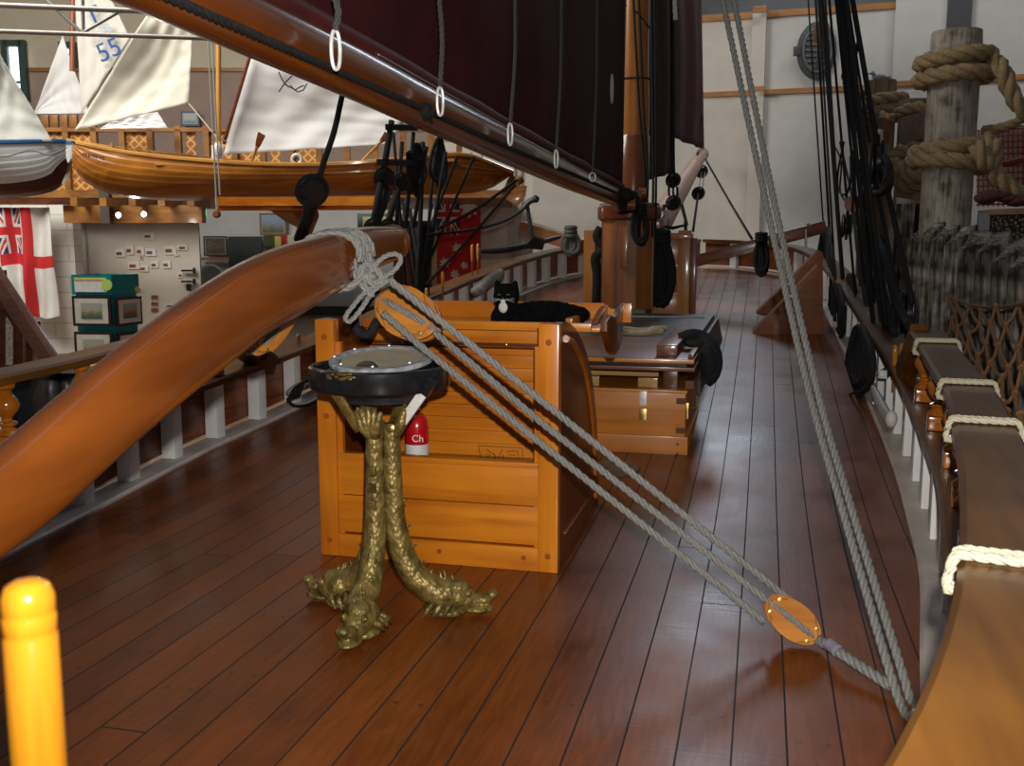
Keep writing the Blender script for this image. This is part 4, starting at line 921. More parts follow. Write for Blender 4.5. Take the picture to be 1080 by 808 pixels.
hang('red_ensign', 'red flag with union canton and white stars hanging behind the port rigging', 'flag', 461, 507, 204, 345, 18.5, red, (.03, 6, 0), 110, 240)

# ============================================================ BOATS AND SAILS OF THE GALLERY
def hull(name, label, d, top, keel, beamw, mats, nplank=8, inside=None):
    """clinker hull seen side on: top/keel are lists of photo points bow to stern"""
    t = thing(name, label, 'boat', PD((top[0][0]+top[-1][0])/2, max(k[1] for k in keel), d+beamw*.2))
    T = crom([(x, y, 0) for x, y in top], 8); K = crom([(x, y, 0) for x, y in keel], 8); T = resample(T, 1e9 and (T[-1]-T[0]).length/40); K = resample(K, (K[-1]-K[0]).length/40)
    m = min(len(T), len(K)); T = [T[round(i*(len(T)-1)/(m-1))] for i in range(m)]; K = [K[round(i*(len(K)-1)/(m-1))] for i in range(m)]
    nr = nplank*3
    for sgn, nm in ((-1, 'hull'), (1, 'far_hull')):
        bm = B(); rows = []
        for i in range(m):
            f = i/(m-1); w = beamw*.5*min(1, (sin(pi*min(max(f*.96+.02, 0), 1)))**.75); row = []
            dc = d+beamw*.5
            tp = PD(T[i].x, T[i].y, dc)+V((0, 0, (.10 if sgn > 0 else 0)*min(1, 1.6*sin(pi*f)))); kp = PD(K[i].x, K[i].y, dc)
            for j in range(nr+1):
                v = j/nr; lap = (j % 3)*.006*0
                side_ = w*(1-v**2.6)**.5 if v < 1 else 0
                pl = (v*nplank) % 1.0
                side_ += .007*(1-pl)*(1 if 0 < v < 1 else 0)*(1 if w > .05 else 0)
                p = tp.lerp(kp, v**.9); row.append(bm.verts.new(p+_fh*(sgn*side_)))
            rows.append(row)
        for A, Q in zip(rows, rows[1:]):
            for j in range(nr):
                f_ = bm.faces.new((A[j], Q[j], Q[j+1], A[j+1]))
                if len(mats) > 1 and j/nr > .74: f_.material_index = 1
        o = part(nm, bm, mats, t, smooth=False); solid(o, .015)
    # gunwales
    for sgn in (-1, 1):
        bm = B(); pts = []
        for i in range(m):
            f = i/(m-1); w = beamw*.5*min(1, (sin(pi*min(max(f*.96+.02, 0), 1)))**.75); pts.append(PD(T[i].x, T[i].y, d+beamw*.5)+_fh*(sgn*(w+.015))+V((0, 0, (.10 if sgn > 0 else 0)*min(1, 1.6*sin(pi*f)))))
        tube(bm, pts, .026, 6); part('gunwale', bm, mats[2] if len(mats) > 2 else mats[0], t)
    return t, T, K, m
CLK = wood('varnished_clinker', (.20, .065, .007), (.40, .15, .018), 'X', .35, 8, .3)
CLK2 = wood('gunwale_wood', (.40, .18, .04), (.60, .30, .07), 'X', .3, 8, .5)
tB, T_, K_, m_ = hull('rowing_boat', 'long varnished clinker wooden sailing boat raised on the gallery', 12.0, [(75, 149), (110, 157), (160, 166), (220, 173), (290, 178), (360, 178), (430, 172), (490, 166), (541, 182)], [(76, 151), (84, 184), (112, 203), (160, 210), (215, 211), (270, 208), (360, 206), (430, 205), (505, 202), (540, 184)], 1.5, [CLK, CLK, CLK2], 7)
# inner ribs and thwarts, name letters on the bow
bm = B()
for i in range(3, m_-3): 
    f = i/(m_-1); w = .75*min(1, (sin(pi*(f*.96+.02)))**.75); p = PD(T_[i].x, T_[i].y, 12.75)
    obox(bm, p+_fh*(w-.03)+V((0, 0, -.03)), _rt*.012, _fh*.012, V((0, 0, .13)))
part('ribs', bm, CLK2, tB, kind='stuff')
for i in (10, 18, 27, 34):
    bm = B(); p = PD(T_[i].x, T_[i].y, 12.75); obox(bm, p+V((0, 0, -.08)), _rt*.11, _fh*.62, V((0, 0, .015))); part('thwart', bm, CLK2, tB)
bm = B()
for k in range(9):
    p = PD(88.5+k*2.6, 162.6+k*.55, 11.99+.37); p = PD(88.5+k*2.6, 162.6+k*.55, 12.28-.02*k)
    obox(bm, p, _rt*.009, _fh*.004, V((0, 0, .016+(k % 3)*.004)))
part('worn_name', bm, plain('faded_ink', (.07, .035, .015), .7), tB, kind='stuff')
bm = B(); prism(bm, [PD(540, 182, 12.7), PD(549, 196, 12.7), PD(543, 214, 12.7), PD(528, 208, 12.7), PD(535, 190, 12.7)], _fh*.04); part('rudder', bm, CLK, tB)
WH = plain('white_clinker', (.66, .67, .68), .4, 0, .05, 5); MAR = plain('maroon_bottom', (.06, .012, .015), .4); BLU = plain('blue_gunwale', (.03, .13, .30), .4)
tW, T2, K2, m2 = hull('white_dinghy', 'white clinker dinghy with blue gunwale and dark maroon bottom at the left edge', 11.0, [(-150, 152), (-100, 156), (-40, 157), (20, 155), (73, 150)], [(-149, 158), (-130, 196), (-80, 206), (-20, 209), (35, 206), (62, 196), (72, 172)], 1.4, [WH, MAR, BLU], 8)
bm = B(); tube(bm, crom([PD(-20, 160, 10.9), PD(5, 165, 10.9), PD(32, 158.5, 10.9), PD(52, 163, 10.9), PD(70, 156, 10.9)], 8), .008, 6); solo('grab_line', bm, GROPE, 'thin grab line looped along the white dinghy', 'rope', smooth=True)
def sailm(name, c, tr=0): return plain(name, c, .75, 0, .04, 3, .15)
def sail(name, label, pts, d, m, bulge=.12, group=None, th=.006, cat='sail'):
    """triangle or quad fan of photo points, softly bulging"""
    P = [PD(x, y, d) for x, y in pts]
    if len(P) == 3: P = [P[0], P[1], P[2], P[2].lerp(P[0], .001)]
    bm = B()
    def fn(u, v):
        a = P[0].lerp(P[3], v); b = P[1].lerp(P[2], v); p = a.lerp(b, u); s = sin(pi*u)*sin(pi*min(v, 1)); 
        return p+_fh*(bulge*s+.015*sin(u*23+v*7)*sin(pi*u)+.02*noise.noise(V((u*5, v*9, d))))
    grid(bm, fn, 26, 26); bmesh.ops.remove_doubles(bm, verts=bm.verts, dist=1e-4); o = solo(name, bm, m, label, cat, group, smooth=True); solid(o, th); return o
GS_ = sailm('grey_canvas', (.46, .46, .42)); CS_ = sailm('cream_canvas', (.60, .58, .49)); WS_ = sailm('white_canvas', (.74, .74, .74)); LS_ = sailm('pale_canvas', (.66, .64, .58))
sail('sail', 'grey jib over the white dinghy at the left edge', [(-8, 35), (2, 62), (56, 150), (-60, 150)], 11.4, GS_)
sail('sail', 'brightly lit white triangular sail left of the red mast', [(66, 37), (94, 120), (36, 120)], 18, WS_)
S3 = sail('sail', 'tall pale sail marked T and 55 behind the cream sail', [(78, -20), (108, -20), (137, 40), (86, 120)], 17, LS_, .05)
S3B = thing('sail_lettering', 'blue sail markings on the tall pale sail', 'lettering', PD(100, 60, 16.9)) if False else None
BL = plain('sail_blue', (.012, .075, .30), .7); BLF = plain('sail_blue_faded', (.42, .50, .58), .7)
for s, x, y, sz, m in (('T', 98.5, 17.5, .42, BL), ('5', 109, 56, .42, BL), ('5', 121, 50.5, .42, BL), ('C', 102, 42, .34, BLF), ('B', 113, 33, .34, BLF)):
    dirx = _rt*cos(radians(22))+V((0, 0, 1))*sin(radians(22))
    if s in 'CB': dirx = -dirx
    o = text3d(s, PD(x, y, 16.86), dirx, V((0, 0, 1))+_rt*-.4, sz, m, S3, 'sail_letter', .003)
bm = B(); tube(bm, [PD(77, -20, 17), PD(76, 75, 17)], .04, 10); solo('mast_pole', bm, plain('red_pole', (.30, .09, .04), .4), 'thin reddish mast standing along the T 55 sail', 'mast')
sail('sail', 'large cream sail whose foot reaches the bow of the wooden boat', [(157, 12), (203, 34), (199, 109), (78, 138)], 12.6, CS_, .2)
sail('sail', 'small white sail corner low behind the large cream sail', [(120, 126), (166, 118), (177, 135), (105, 136)], 15.5, WS_, .03)
S6 = sail('sail', 'wide white sail of the wooden boat with a small dark crest', [(262, 60), (440, 104), (412, 152), (236, 163)], 12.9, WS_, .12)
bm = B()
for L_ in ([(294, 76), (297, 83), (300, 88), (305, 92)], [(294, 97), (300, 88), (308, 80)], [(300, 89), (308, 93), (314, 97), (320, 95), (324, 88)], [(306, 90), (311, 95), (316, 92), (321, 90)]): tube(bm, [PD(x, y, 12.85) for x, y in L_], .009, 5)
part('crest_marking', bm, plain('crest_ink', (.05, .05, .07), .7), S6)
bm = B(); tube(bm, [PD(264, 58, 12.8), PD(236, 152, 12.8)], .022, 8); solo('gaff_spar', bm, PANEL, 'thin red brown spar along the edge of the wide white sail', 'spar')
bm = B(); tube(bm, [PD(230.5, 20, 12.7), PD(230.5, 176, 12.7)], .032, 10); solo('boat_mast', bm, wood('yellow_mast', (.5, .24, .04), (.7, .36, .06), 'Z', .4), 'yellow wooden mast of the boat on the gallery', 'mast')
for k, (x0, x1, lab) in enumerate(((219, 229, 'left of two thin grey halyards beside the yellow mast'), (223, 232, 'right of two thin grey halyards beside the yellow mast'))):
    bm = B(); tube(bm, [PD(x0, 30, 12.3), PD(x1, 226-20*k, 11.6)], .011, 6); solo('halyard', bm, GROPE, lab, 'rope')
bm = B(); lathe(bm, [(0, 0), (.035, 0), (.045, .02), (.045, .06), (.03, .08), (0, .08)], PD(229.5, 226, 11.6), -_fh, 16); solo('wooden_toggle', bm, plain('toggle_wood', (.2, .07, .03), .5), 'round wooden toggle hanging on the halyard below the boat', 'toggle')
bm = B(); tube(bm, [PD(199, 109, 12.5), PD(228, 144, 12.4)], .008, 6); tube(bm, [PD(228, 144, 12.4), PD(240, 150, 12.5)], .008, 6); solo('sheet_line', bm, CROPE, 'thin pale line from the corner of the cream sail to the mast', 'rope')
bm = B(); grid(bm, lambda u, v: PD(229+6*(u-.5)*2, 153+v*18, 12.4)-_fh*.02*sin(u*5), 4, 6); ell(bm, PD(230, 158, 12.35), (.05, .05, .1)); solo('rope_bundle', bm, GALV, 'small pale bundle of line at the foot of the yellow mast', 'rope bundle')
def oar(label, a, b, blade_w, d, bl=.45):
    A_ = PD(*a, d); B_ = PD(*b, d+.1); t = thing('oar', label, 'oar', (A_+B_)/2, 'oars in the wooden boat')
    b_ = B(); tube(b_, [A_, B_], .018, 8); part('shaft', b_, CLK2, t)
    dr = (A_-B_).normalized(); b_ = B(); s = dr.cross(_fh).normalized(); prism(b_, [A_+dr*bl+s*blade_w, A_+dr*bl-s*blade_w, A_+dr*.05-s*blade_w*.7, A_-dr*.1, A_+dr*.05+s*blade_w*.7], _fh*.015, .004); part('blade', b_, PANEL, t)
    return t
oar('short oar standing blade up in the wooden boat', (271, 155), (265, 172), .05, 12.3, .19)
oar('oar leaning over the gunwale near the black rigging', (402, 149), (378, 174), .05, 12.3, .12)
t = thing('mop_coil', 'small ring of white rope hanging on the side of the wooden boat', 'rope ring', PD(313, 173, 12.05)); b_ = B(); tube(b_, [PD(313+5*cos(a), 168+5*sin(a), 12.05) for a in [2*pi*k/16 for k in range(16)]], .02, 8, True); part('ring', b_, GALV, t)

# ---------------- stair rail and boxes at the far left
bm = B(); beam(bm, PD(-20, 268, 8.5), PD(68, 402, 8.2), .09, .13, (0, 0, 1), .01); solo('stair_handrail', bm, wood('stair_wood', (.12, .05, .03), (.22, .10, .06), 'X', .4), 'sloping brown stair handrail at the far left', 'handrail')
bm = B(); obox(bm, PD(-2, 305, 8.5), _rt*.06, _fh*.05, V((0, 0, .16))); solo('stair_post', bm, PANEL, 'short reddish post at the left edge above the handrail', 'post')
t = thing('stair_screen', 'dark stair side panel with a pale mesh strip under the handrail', 'stair screen', PD(8, 400, 8.6))
b_ = B(); prism(b_, [PD(-60, 320, 8.7), PD(2, 310, 8.7), PD(24, 345, 8.7), (PD(24, 420, 8.7)), PD(-60, 420, 8.7)], _fh*.05); part('panel', b_, BRW_X, t)
b_ = B(); prism(b_, [PD(6, 335, 8.66), PD(13, 345, 8.66), PD(13, 385, 8.66), PD(6, 385, 8.66)], _fh*.02); part('mesh_strip', b_, plain('pale_mesh', (.45, .42, .36), .8, 0, .5, 60), t)
bm = B(); obox(bm, PD(31, 362, 9.2), _rt*.07, _fh*.1, V((0, 0, .2)), .01); solo('brown_post', bm, BRW_X, 'short dark brown newel beyond the handrail', 'post')
for (x0, x1, y0, y1, d, lab) in ((14, 50, 398, 432, 6.6, 'black display box seen under the raised rail, nearer the left edge'), (70, 94, 393, 430, 7.0, 'black display box seen under the raised rail, nearer the tiller')):
    t = thing('display_box', lab, 'display box', V((PD((x0+x1)/2, y1, d).x, PD((x0+x1)/2, y1, d).y, HF)))
    a = PD(x0, y0, d); b = PD(x1, y1, d); b_ = B(); c = (a+b)/2; c.z = (a.z+HF)/2; obox(b_, c, _rt*((b-a).dot(_rt)/2), _fh*.2, V((0, 0, (a.z-HF)/2)), .01); part('box', b_, BLACK, t)
    b_ = B(); c2_ = V((c.x, c.y, a.z+.01)); obox(b_, c2_, _rt*((b-a).dot(_rt)/2+.01), _fh*.21, V((0, 0, .012)), .004); part('lid', b_, FRB, t)
t = thing('round_table', 'pale wooden table with dark lamp beyond the port rail', 'table', V((PD(75, 385, 9.4).x, PD(75, 385, 9.4).y, HF)))
b_ = B(); p = PD(78, 388, 9.4); lathe(b_, [(0, 0), (.28, 0), (.28, .03), (0, .03)], (p.x, p.y, p.z), seg=28); part('top', b_, plain('pale_tabletop', (.5, .32, .16), .4), t)
b_ = B(); lathe(b_, [(.15, HF), (.03, HF+.04), (.03, p.z)], (p.x, p.y, 0), seg=16); part('pedestal', b_, BLACK, t)
t = thing('folded_flag', 'blue white and red flag cloth bundled just outside the port rail', 'flag', PX(207, 408, -3.75))
b_ = B(); ell(b_, PX(212, 396, -3.75), (.10, .09, .08)); part('blue_cloth', b_, plain('flag_blue_cloth', (.03, .05, .28), .8), t)
b_ = B(); beam(b_, PX(196, 398, -3.66), PX(203, 412, -3.66), .06, .03); part('red_strip', b_, FM[1], t)
b_ = B(); beam(b_, PX(199, 402, -3.64), PX(207, 409, -3.64), .03, .03); beam(b_, PX(212, 385, -3.66), PX(213, 402, -3.66), .025, .02); part('white_strip', b_, FM[0], t)
# ============================================================ CAT
t = thing('black_cat', 'black cat with a white chest lying in the tray on the wooden box', 'cat', (-1.05, 4.6, .98))
FUR = plain('black_fur', (.004, .004, .004), .95, 0, .5, 60, .6, spec=.08)
cy = 4.60
hc = PY(534, 312, cy-.02)
b_ = B()
ell(b_, hc, (.064, .055, .060)); ell(b_, hc+V((-.026, -.02, -.012)), (.034, .034, .03)); ell(b_, hc+V((.026, -.02, -.012)), (.034, .034, .03))
ell(b_, hc+V((0, -.045, -.012)), (.024, .02, .018))
ell(b_, hc+V((.0, .01, -.075)), (.064, .06, .065)); ell(b_, hc+V((-.03, .0, -.10)), (.045, .05, .05)); ell(b_, hc+V((.03, .01, -.10)), (.06, .05, .05))
for k in range(9):
    f = k/8; p = hc+V((.06+.26*f, .05+.03*f, -.090+.018*sin(pi*f))); ell(b_, p, (.07, .065-.01*f, .055-.012*f))
ell(b_, hc+V((.16, .04, -.085)), (.10, .06, .055)); ell(b_, hc+V((.27, .04, -.105)), (.06, .06, .045))
tube(b_, [hc+V((-.035, -.02, -.125)), hc+V((-.045, -.08, -.13)), hc+V((-.04, -.12, -.133))], [.024, .02, .018], 10)
tube(b_, [hc+V((.03, -.02, -.125)), hc+V((.035, -.08, -.13)), hc+V((.03, -.11, -.133))], [.024, .02, .018], 10)
for s in (-1, 1):
    tube(b_, [hc+V((s*.036, 0, .03)), hc+V((s*.044, -.004, .058)), hc+V((s*.047, -.006, .078))], [.026, .015, .003], 8)
o = part('body', b_, FUR, t, smooth=True); md = o.modifiers.new('rm', 'REMESH'); md.mode = 'VOXEL'; md.voxel_size = .006; md.use_smooth_shade = True
md = o.modifiers.new('sm', 'SMOOTH'); md.iterations = 3
tx = bpy.data.textures.new('fur_clumps', 'CLOUDS'); tx.noise_scale = .02; md = o.modifiers.new('dp', 'DISPLACE'); md.texture = tx; md.strength = .008
FURW = plain('white_fur', (.70, .68, .66), .8, 0, .1, 60)
b_ = B(); ell(b_, hc+V((.0, -.060, -.052)), (.022, .012, .026)); part('white_chest', b_, FURW, t, smooth=True)
b_ = B(); ell(b_, hc+V((0, -.062, -.022)), (.013, .008, .010)); part('white_chin', b_, FURW, t, smooth=True)
b_ = B(); ell(b_, hc+V((0, -.066, -.006)), (.006, .005, .004)); part('nose', b_, BLACK, t, smooth=True)
b_ = B(); ell(b_, hc+V((-.038, -.139, -.133)), (.016, .006, .008)); part('white_toes', b_, FURW, t, smooth=True)
EYE = plain('cat_eye', (.10, .11, .08), .2)
for s in (-1, 1):
    b_ = B(); ell(b_, hc+V((s*.022, -.052, .008)), (.010, .006, .0035)); part('eye', b_, EYE, t, smooth=True)
    b_ = B()
    for k in range(3): tube(b_, [hc+V((s*.012, -.062, -.014)), hc+V((s*.055, -.062, -.008-.010*k))], .0006, 4)
    part('whiskers', b_, FURW, t, kind='stuff')

# ============================================================ CHEST, SKYLIGHT, HATCH
t = thing('wooden_chest', 'low orange wooden chest with brass hasp on the deck behind the slatted box', 'chest', (-1.1, 6.4, .1))
CH = wood('chest_pine', (.34, .10, .008), (.58, .20, .016), 'X', .4, 9, .1)
cx0, cx1, cy0 = -1.75, -.425, 5.97
b_ = B(); box(b_, cx0-.02, cx1+.02, cy0-.02, 7.2, .06, .205, .008); part('plinth', b_, CH, t)
b_ = B(); box(b_, cx0, cx1, cy0, 7.18, .20, .465, .004); part('body', b_, CH, t)
b_ = B(); box(b_, cx0-.005, cx1+.01, cy0-.012, 7.19, .465, .485, .004); part('rim', b_, CH, t)
b_ = B(); box(b_, cx0+.05, cx1-.05, cy0+.05, cy0+.07, .485, .488); part('rim_molding', b_, BRW_X, t)
for z in (.24, .42):
    b_ = B(); box(b_, cx1-.055, cx1+.002, cy0-.003, cy0+.01, z-.018, z+.018); part('dovetail', b_, BRW_X, t)
b_ = B(); box(b_, -.70, -.655, cy0-.02, cy0-.008, .385, .475, .004); part('hasp', b_, GALV, t)
b_ = B(); box(b_, -.70, -.655, cy0-.014, cy0-.002, .295, .365, .004); part('hasp_plate', b_, BRASS, t)
b_ = B(); box(b_, cx1, cx1+.014, cy0+.06, cy0+.12, .30, .40, .003); part('side_plate', b_, BRASS, t)
b_ = B(); tube(b_, crom([(cx1+.01, cy0+.08, .37), (cx1+.05, cy0+.06, .375), (cx1+.065, cy0+.05, .39), (cx1+.066, cy0+.05, .45)], 4), .006, 8); part('hook', b_, BRASS, t)
for k in range(2):
    b_ = B(); lathe(b_, [(0, 0), (.008, 0), (0, .004)], (cx1-.04, cy0-.02, .10+.06*k), (0, -1, 0), 10); part('screw', b_, BLACK, t)
# frame over the chest with gap and pale blocks
t = thing('skylight', 'dark brown skylight frame with a raised lid standing over the chest', 'skylight', (-1.1, 7.0, .485))
for (x, y) in ((cx1-.10, cy0+.10), (cx0+.05, cy0+.10), (cx1-.10, 7.1), (cx0+.05, 7.1)):
    b_ = B(); box(b_, x-.045, x+.045, y-.04, y+.04, .485, .60, .004); part('corner_block', b_, BRW_X, t)
for x in (-1.02, -.66):
    b_ = B(); box(b_, x-.06, x+.06, cy0+.06, cy0+.12, .486, .545, .003); part('pale_block', b_, wood('pale_block', (.38, .20, .05), (.5, .28, .08), 'X', .5), t)
b_ = B(); box(b_, -1.2, -.60, cy0+.10, cy0+.12, .55, .575); part('pale_batten', b_, MATS['pale_block'], t)
RB = wood('red_brown_lid', (.10, .026, .008), (.21, .06, .016), 'X', .4, 9, .2)
b_ = B(); box(b_, cx0, cx1+.05, cy0-.02, 7.3, .60, .625, .004); part('lower_frame', b_, RB, t)
b_ = B(); beam(b_, (cx1+.02, cy0, .52), (cx1+.04, 7.2, .56), .05, .05); part('side_rail', b_, RB, t)
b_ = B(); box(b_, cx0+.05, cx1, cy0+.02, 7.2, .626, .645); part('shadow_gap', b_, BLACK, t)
b_ = B(); box(b_, cx0, cx1+.045, cy0, 7.35, .645, .672, .004); part('lid', b_, RB, t)
b_ = B(); box(b_, cx0, cx1+.045, cy0-.012, cy0+.02, .646, .668, .003); part('lid_edge', b_, ORW_X, t)
b_ = B(); box(b_, -.62, -.49, 6.1, 7.3, .672, .745, .012); part('ridge_block', b_, wood('ridge_wood', (.12, .035, .02), (.22, .075, .04), 'Y', .4), t)
b_ = B(); box(b_, -.42, -.385, 6.02, 7.3, .672, .70, .004); part('edge_batten', b_, RB, t)
# cloth rope on the hatch
b_ = B(); pts = [PY(x, y, 7.5) for x, y in ((645, 352), (655, 350), (668, 351.5), (682, 351), (692, 349.5), (700, 350))]; tube(b_, crom(pts, 6), .025, 8, sq=.8); tube(b_, crom([p+V((.02, .1, .015)) for p in pts], 6), .02, 8, sq=.8); ell(b_, pts[-2]+V((0, .03, .01)), (.07, .05, .03)); solo('canvas_roll', b_, plain('beige_canvas', (.36, .29, .18), .8, 0, .2, 20, .3), 'crumpled beige canvas strip lying on the skylight', 'cloth', smooth=True)
t = thing('hatch_cover', 'dark grey tarpaulin covered hatch between the skylight and the mast', 'hatch', (-1.3, 8.4, .3))
TARP = plain('dark_tarpaulin', (.030, .030, .034), .32, 0, .3, 6, .25)
b_ = B(); hexa(b_, [V((-2.18, 7.42, .20)), V((-.42, 7.42, .20)), V((-.34, 9.6, .42)), V((-2.26, 9.6, .42)), V((-2.16, 7.42, .62)), V((-.45, 7.42, .62)), V((-.40, 9.58, .70)), V((-2.2, 9.58, .70))]); bmesh.ops.bevel(b_, geom=list(b_.edges), offset=.035, segments=3, affect='EDGES'); bmesh.ops.subdivide_edges(b_, edges=list(b_.edges), cuts=2, use_grid_fill=True)
o = part('tarpaulin', b_, TARP, t)
b_ = B(); tube(b_, [(-1.2, 9.2, .692), (-.50, 9.2, .694)], .007, 6); part('seam_cord', b_, plain('pale_cord', (.25, .26, .28), .6), t)
# black bag over the edge
b_ = B(); pts = [PY(716, 356, 6.6), PY(730, 353, 6.6), PY(742, 357, 6.6), PY(751, 368, 6.5), PY(754, 382, 6.45), PY(751, 395, 6.4), PY(744, 402, 6.4)]
tube(b_, crom(pts, 6), [.03+.02*min(1, k/14) for k in range(37)], 10); tube(b_, crom([PY(746, 366, 6.45), PY(747, 383, 6.4), PY(745, 399, 6.4)], 6), [.045+.035*sin(pi*k/12) for k in range(13)], 12, sq=.7)
ell(b_, PY(736, 362, 6.6), (.10, .12, .03)); ell(b_, PY(753, 372.5, 6.4), (.03, .03, .025))
solo('black_bag', b_, plain('black_cloth', (.008, .008, .009), .9, 0, .3, 20, .3), 'black cloth bag hanging over the right corner of the skylight', 'bag', smooth=True)
# round deck plate
t = thing('deck_plate', 'round grey brown deck plate let into the planks beside the chest', 'deck plate', (-.81, 5.6, sheer(5.6)))
c = G_ = V((-.80, 5.60, sheer(5.60)+.0)); nrm = V((0, -.05*(5.6-4)*1.0, 1)).normalized()
b_ = B(); lathe(b_, [(0, -.005), (.15, -.005), (.15, .008), (.142, .012), (.135, .009), (0, .009)], c, nrm, 36); part('plate', b_, plain('plate_metal', (.13, .10, .07), .5, .3, .4, 25, .5), t)

# ============================================================ MAST AND CASING
MX, MY = -1.3, 10.2
BY = 9.9
t = thing('mast', 'thick varnished pine mast rising from the octagonal wooden casing', 'mast', (MX, MY, 1.6))
b_ = B(); lathe(b_, [(.15, 1.45), (.15, 2.7), (.135, 3.2), (.128, 7.5)], (MX, MY, 0), seg=32); part('spar', b_, MASTW, t)
b_ = B(); lathe(b_, [(.153, 1.5), (.158, 1.9), (.157, 2.42), (.152, 2.43)], (MX, MY, 0), seg=32); part('leather_band', b_, wood('red_mast_band', (.13, .035, .012), (.20, .06, .02), 'X', .25, 18, .6), t)
b_ = B(); tube(b_, [(MX+.15*cos(a), MY+.15*sin(a), 2.97+.0*a) for a in [2*pi*k/20 for k in range(20)]], .008, 6, True); tube(b_, [(MX-.13, MY-.08, 3.70), (MX+.03, MY-.145, 3.58), (MX+.14, MY-.05, 3.45)], .009, 6); part('mast_rope', b_, TAR, t)
t = thing('mast_casing', 'octagonal varnished wooden casing round the foot of the mast', 'mast casing', (MX, BY, .55))
CAS = wood('casing_wood', (.20, .060, .015), (.34, .12, .03), 'Z', .35, 9, .5)
zc0, zc1 = .72, 1.60
b_ = B(); lathe(b_, [(.27, zc0), (.27, zc1)], (MX, BY+.05, 0), seg=8); b_.transform(Matrix.Translation((MX, BY+.05, 0)) @ Matrix.Rotation(radians(22.5), 4, 'Z') @ Matrix.Translation((-MX, -BY-.05, 0))); part('octagon', b_, CAS, t)
for k in range(8):
    a = radians(22.5+45*k); b_ = B(); beam(b_, (MX+.268*cos(a), BY+.05+.268*sin(a), zc0), (MX+.268*cos(a), BY+.05+.268*sin(a), zc1), .018, .018, (1, 0, 0)); part('corner_bead', b_, PANEL, t)
b_ = B(); lathe(b_, [(.28, zc1-.02), (.31, zc1), (.315, zc1+.02), (.315, zc1+.11), (.30, zc1+.125), (0, zc1+.125)], (MX, BY+.05, 0), seg=32); part('cap_ring', b_, wood('cap_red', (.10, .024, .008), (.18, .045, .014), 'X', .2, 9, .8), t)
b_ = B(); lathe(b_, [(0, zc1+.125), (.30, zc1+.125), (.29, zc1+.15), (0, zc1+.15)], (MX, BY+.05, 0), seg=32); part('cap_plate', b_, plain('green_grey', (.12, .12, .09), .6, 0, .3), t)
b_ = B(); box(b_, MX-.05, MX+.02, BY-.245, BY-.21, 1.12, 1.52, .006); part('cleat_board', b_, CAS, t)
b_ = B(); box(b_, MX-.25, MX+.21, BY-.26, BY+.30, .52, .73, .01); part('green_foot', b_, plain('green_base', (.05, .075, .045), .5, 0, .3, 9), t)
# timber bitts around the casing
t = thing('bitts', 'orange timber bitts with cross boards standing behind the mast casing', 'bitts', (-1.3, 10.7, .57))
BT = wood('bitt_pine', (.28, .10, .015), (.44, .18, .03), 'Z', .4, 9, .4)
yb = 10.6
for x0, x1, m in ((616, 628, BT), (714, 727, BT)):
    a = PY(x0, 330, yb); b = PY(x1, 330, yb); z = PY(x0, 243, yb).z; b_ = B(); box(b_, a.x, b.x, yb-.07, yb+.07, .5, z, .008); part('post', b_, m, t)
a = PY(727, 330, yb); b_ = B(); box(b_, a.x, a.x+.06, yb-.02, yb+.10, .5, 1.42, .006); part('side_post', b_, PANEL, t)
for i, (za, zb_, m) in enumerate(((1.14, 1.40, CAS), (.85, 1.12, PANEL), (.56, .83, CAS))):
    b_ = B(); box(b_, PY(628, 330, yb).x, PY(714, 330, yb).x, yb+.02, yb+.08, za, zb_, .006); part('cross_board', b_, m, t)
b_ = B(); box(b_, PY(700, 330, yb).x, PY(728, 330, yb).x, yb-.09, yb+.2, 1.40, 1.47, .01); part('cap', b_, BT, t)
t = thing('red_bottle', 'small red extinguisher seen between the left post and the mast casing', 'fire extinguisher', (PY(640, 300, 10.5).x, 10.5, .62))
p = PY(640, 300, 10.5); b_ = B(); lathe(b_, [(0, -.1), (.065, -.1), (.065, .12), (.03, .16), (.02, .2), (0, .2)], (p.x, 10.45, p.z), seg=20); part('cylinder', b_, RED, t); b_ = B(); lathe(b_, [(.0, .2), (.025, .2), (.02, .26), (0, .26)], (p.x, 10.45, p.z), seg=12); part('valve', b_, BLACK, t)

# ============================================================ BOOM, SAILS
t = thing('main_boom', 'long heavy varnished boom crossing the top left to the mast', 'boom', (-1.3, 5, 1.7))
P = [V((-1.3, y, z)) for y, z in ((1.3, 1.925), (1.9, 1.922), (2.4, 1.912), (3, 1.900), (3.6, 1.882), (5.2, 1.843), (6.8, 1.805), (8.5, 1.778), (9.9, 1.76))]
b_ = B(); tube(b_, P, [.076, .078, .08, .082, .083, .084, .085, .082, .075], 28); part('spar', b_, BOOMW, t)
b_ = B(); rope(b_, [(-1.235, 1.5, 1.868), (-1.233, 1.9, 1.865), (-1.227, 2.4, 1.857), (-1.224, 3.1, 1.846), (-1.222, 3.5, 1.84), (-1.216, 4.8, 1.815), (-1.21, 6.3, 1.80), (-1.21, 8.3, 1.78)], .012, smooth=True); part('lacing_rope', b_, TAR, t)
b_ = B(); kc = PX(449, 118, -1.215)
for k in range(4): tube(b_, [kc+V((.012*(k % 2), .04*cos(a)*(1-.15*k), .026*sin(a)*(1-.1*k))) for a in [2*pi*j/12 for j in range(12)]], .008, 6, True)
ell(b_, kc, (.014, .03, .02)); tube(b_, [kc, kc+V((0, .07, -.03))], .006, 6); part('rope_knot', b_, TAR, t)
b_ = B(); tube(b_, [(-1.258, 3.2, 1.972), (-1.258, 5.0, 1.925)], .004, 6); part('jackline', b_, STEEL, t)
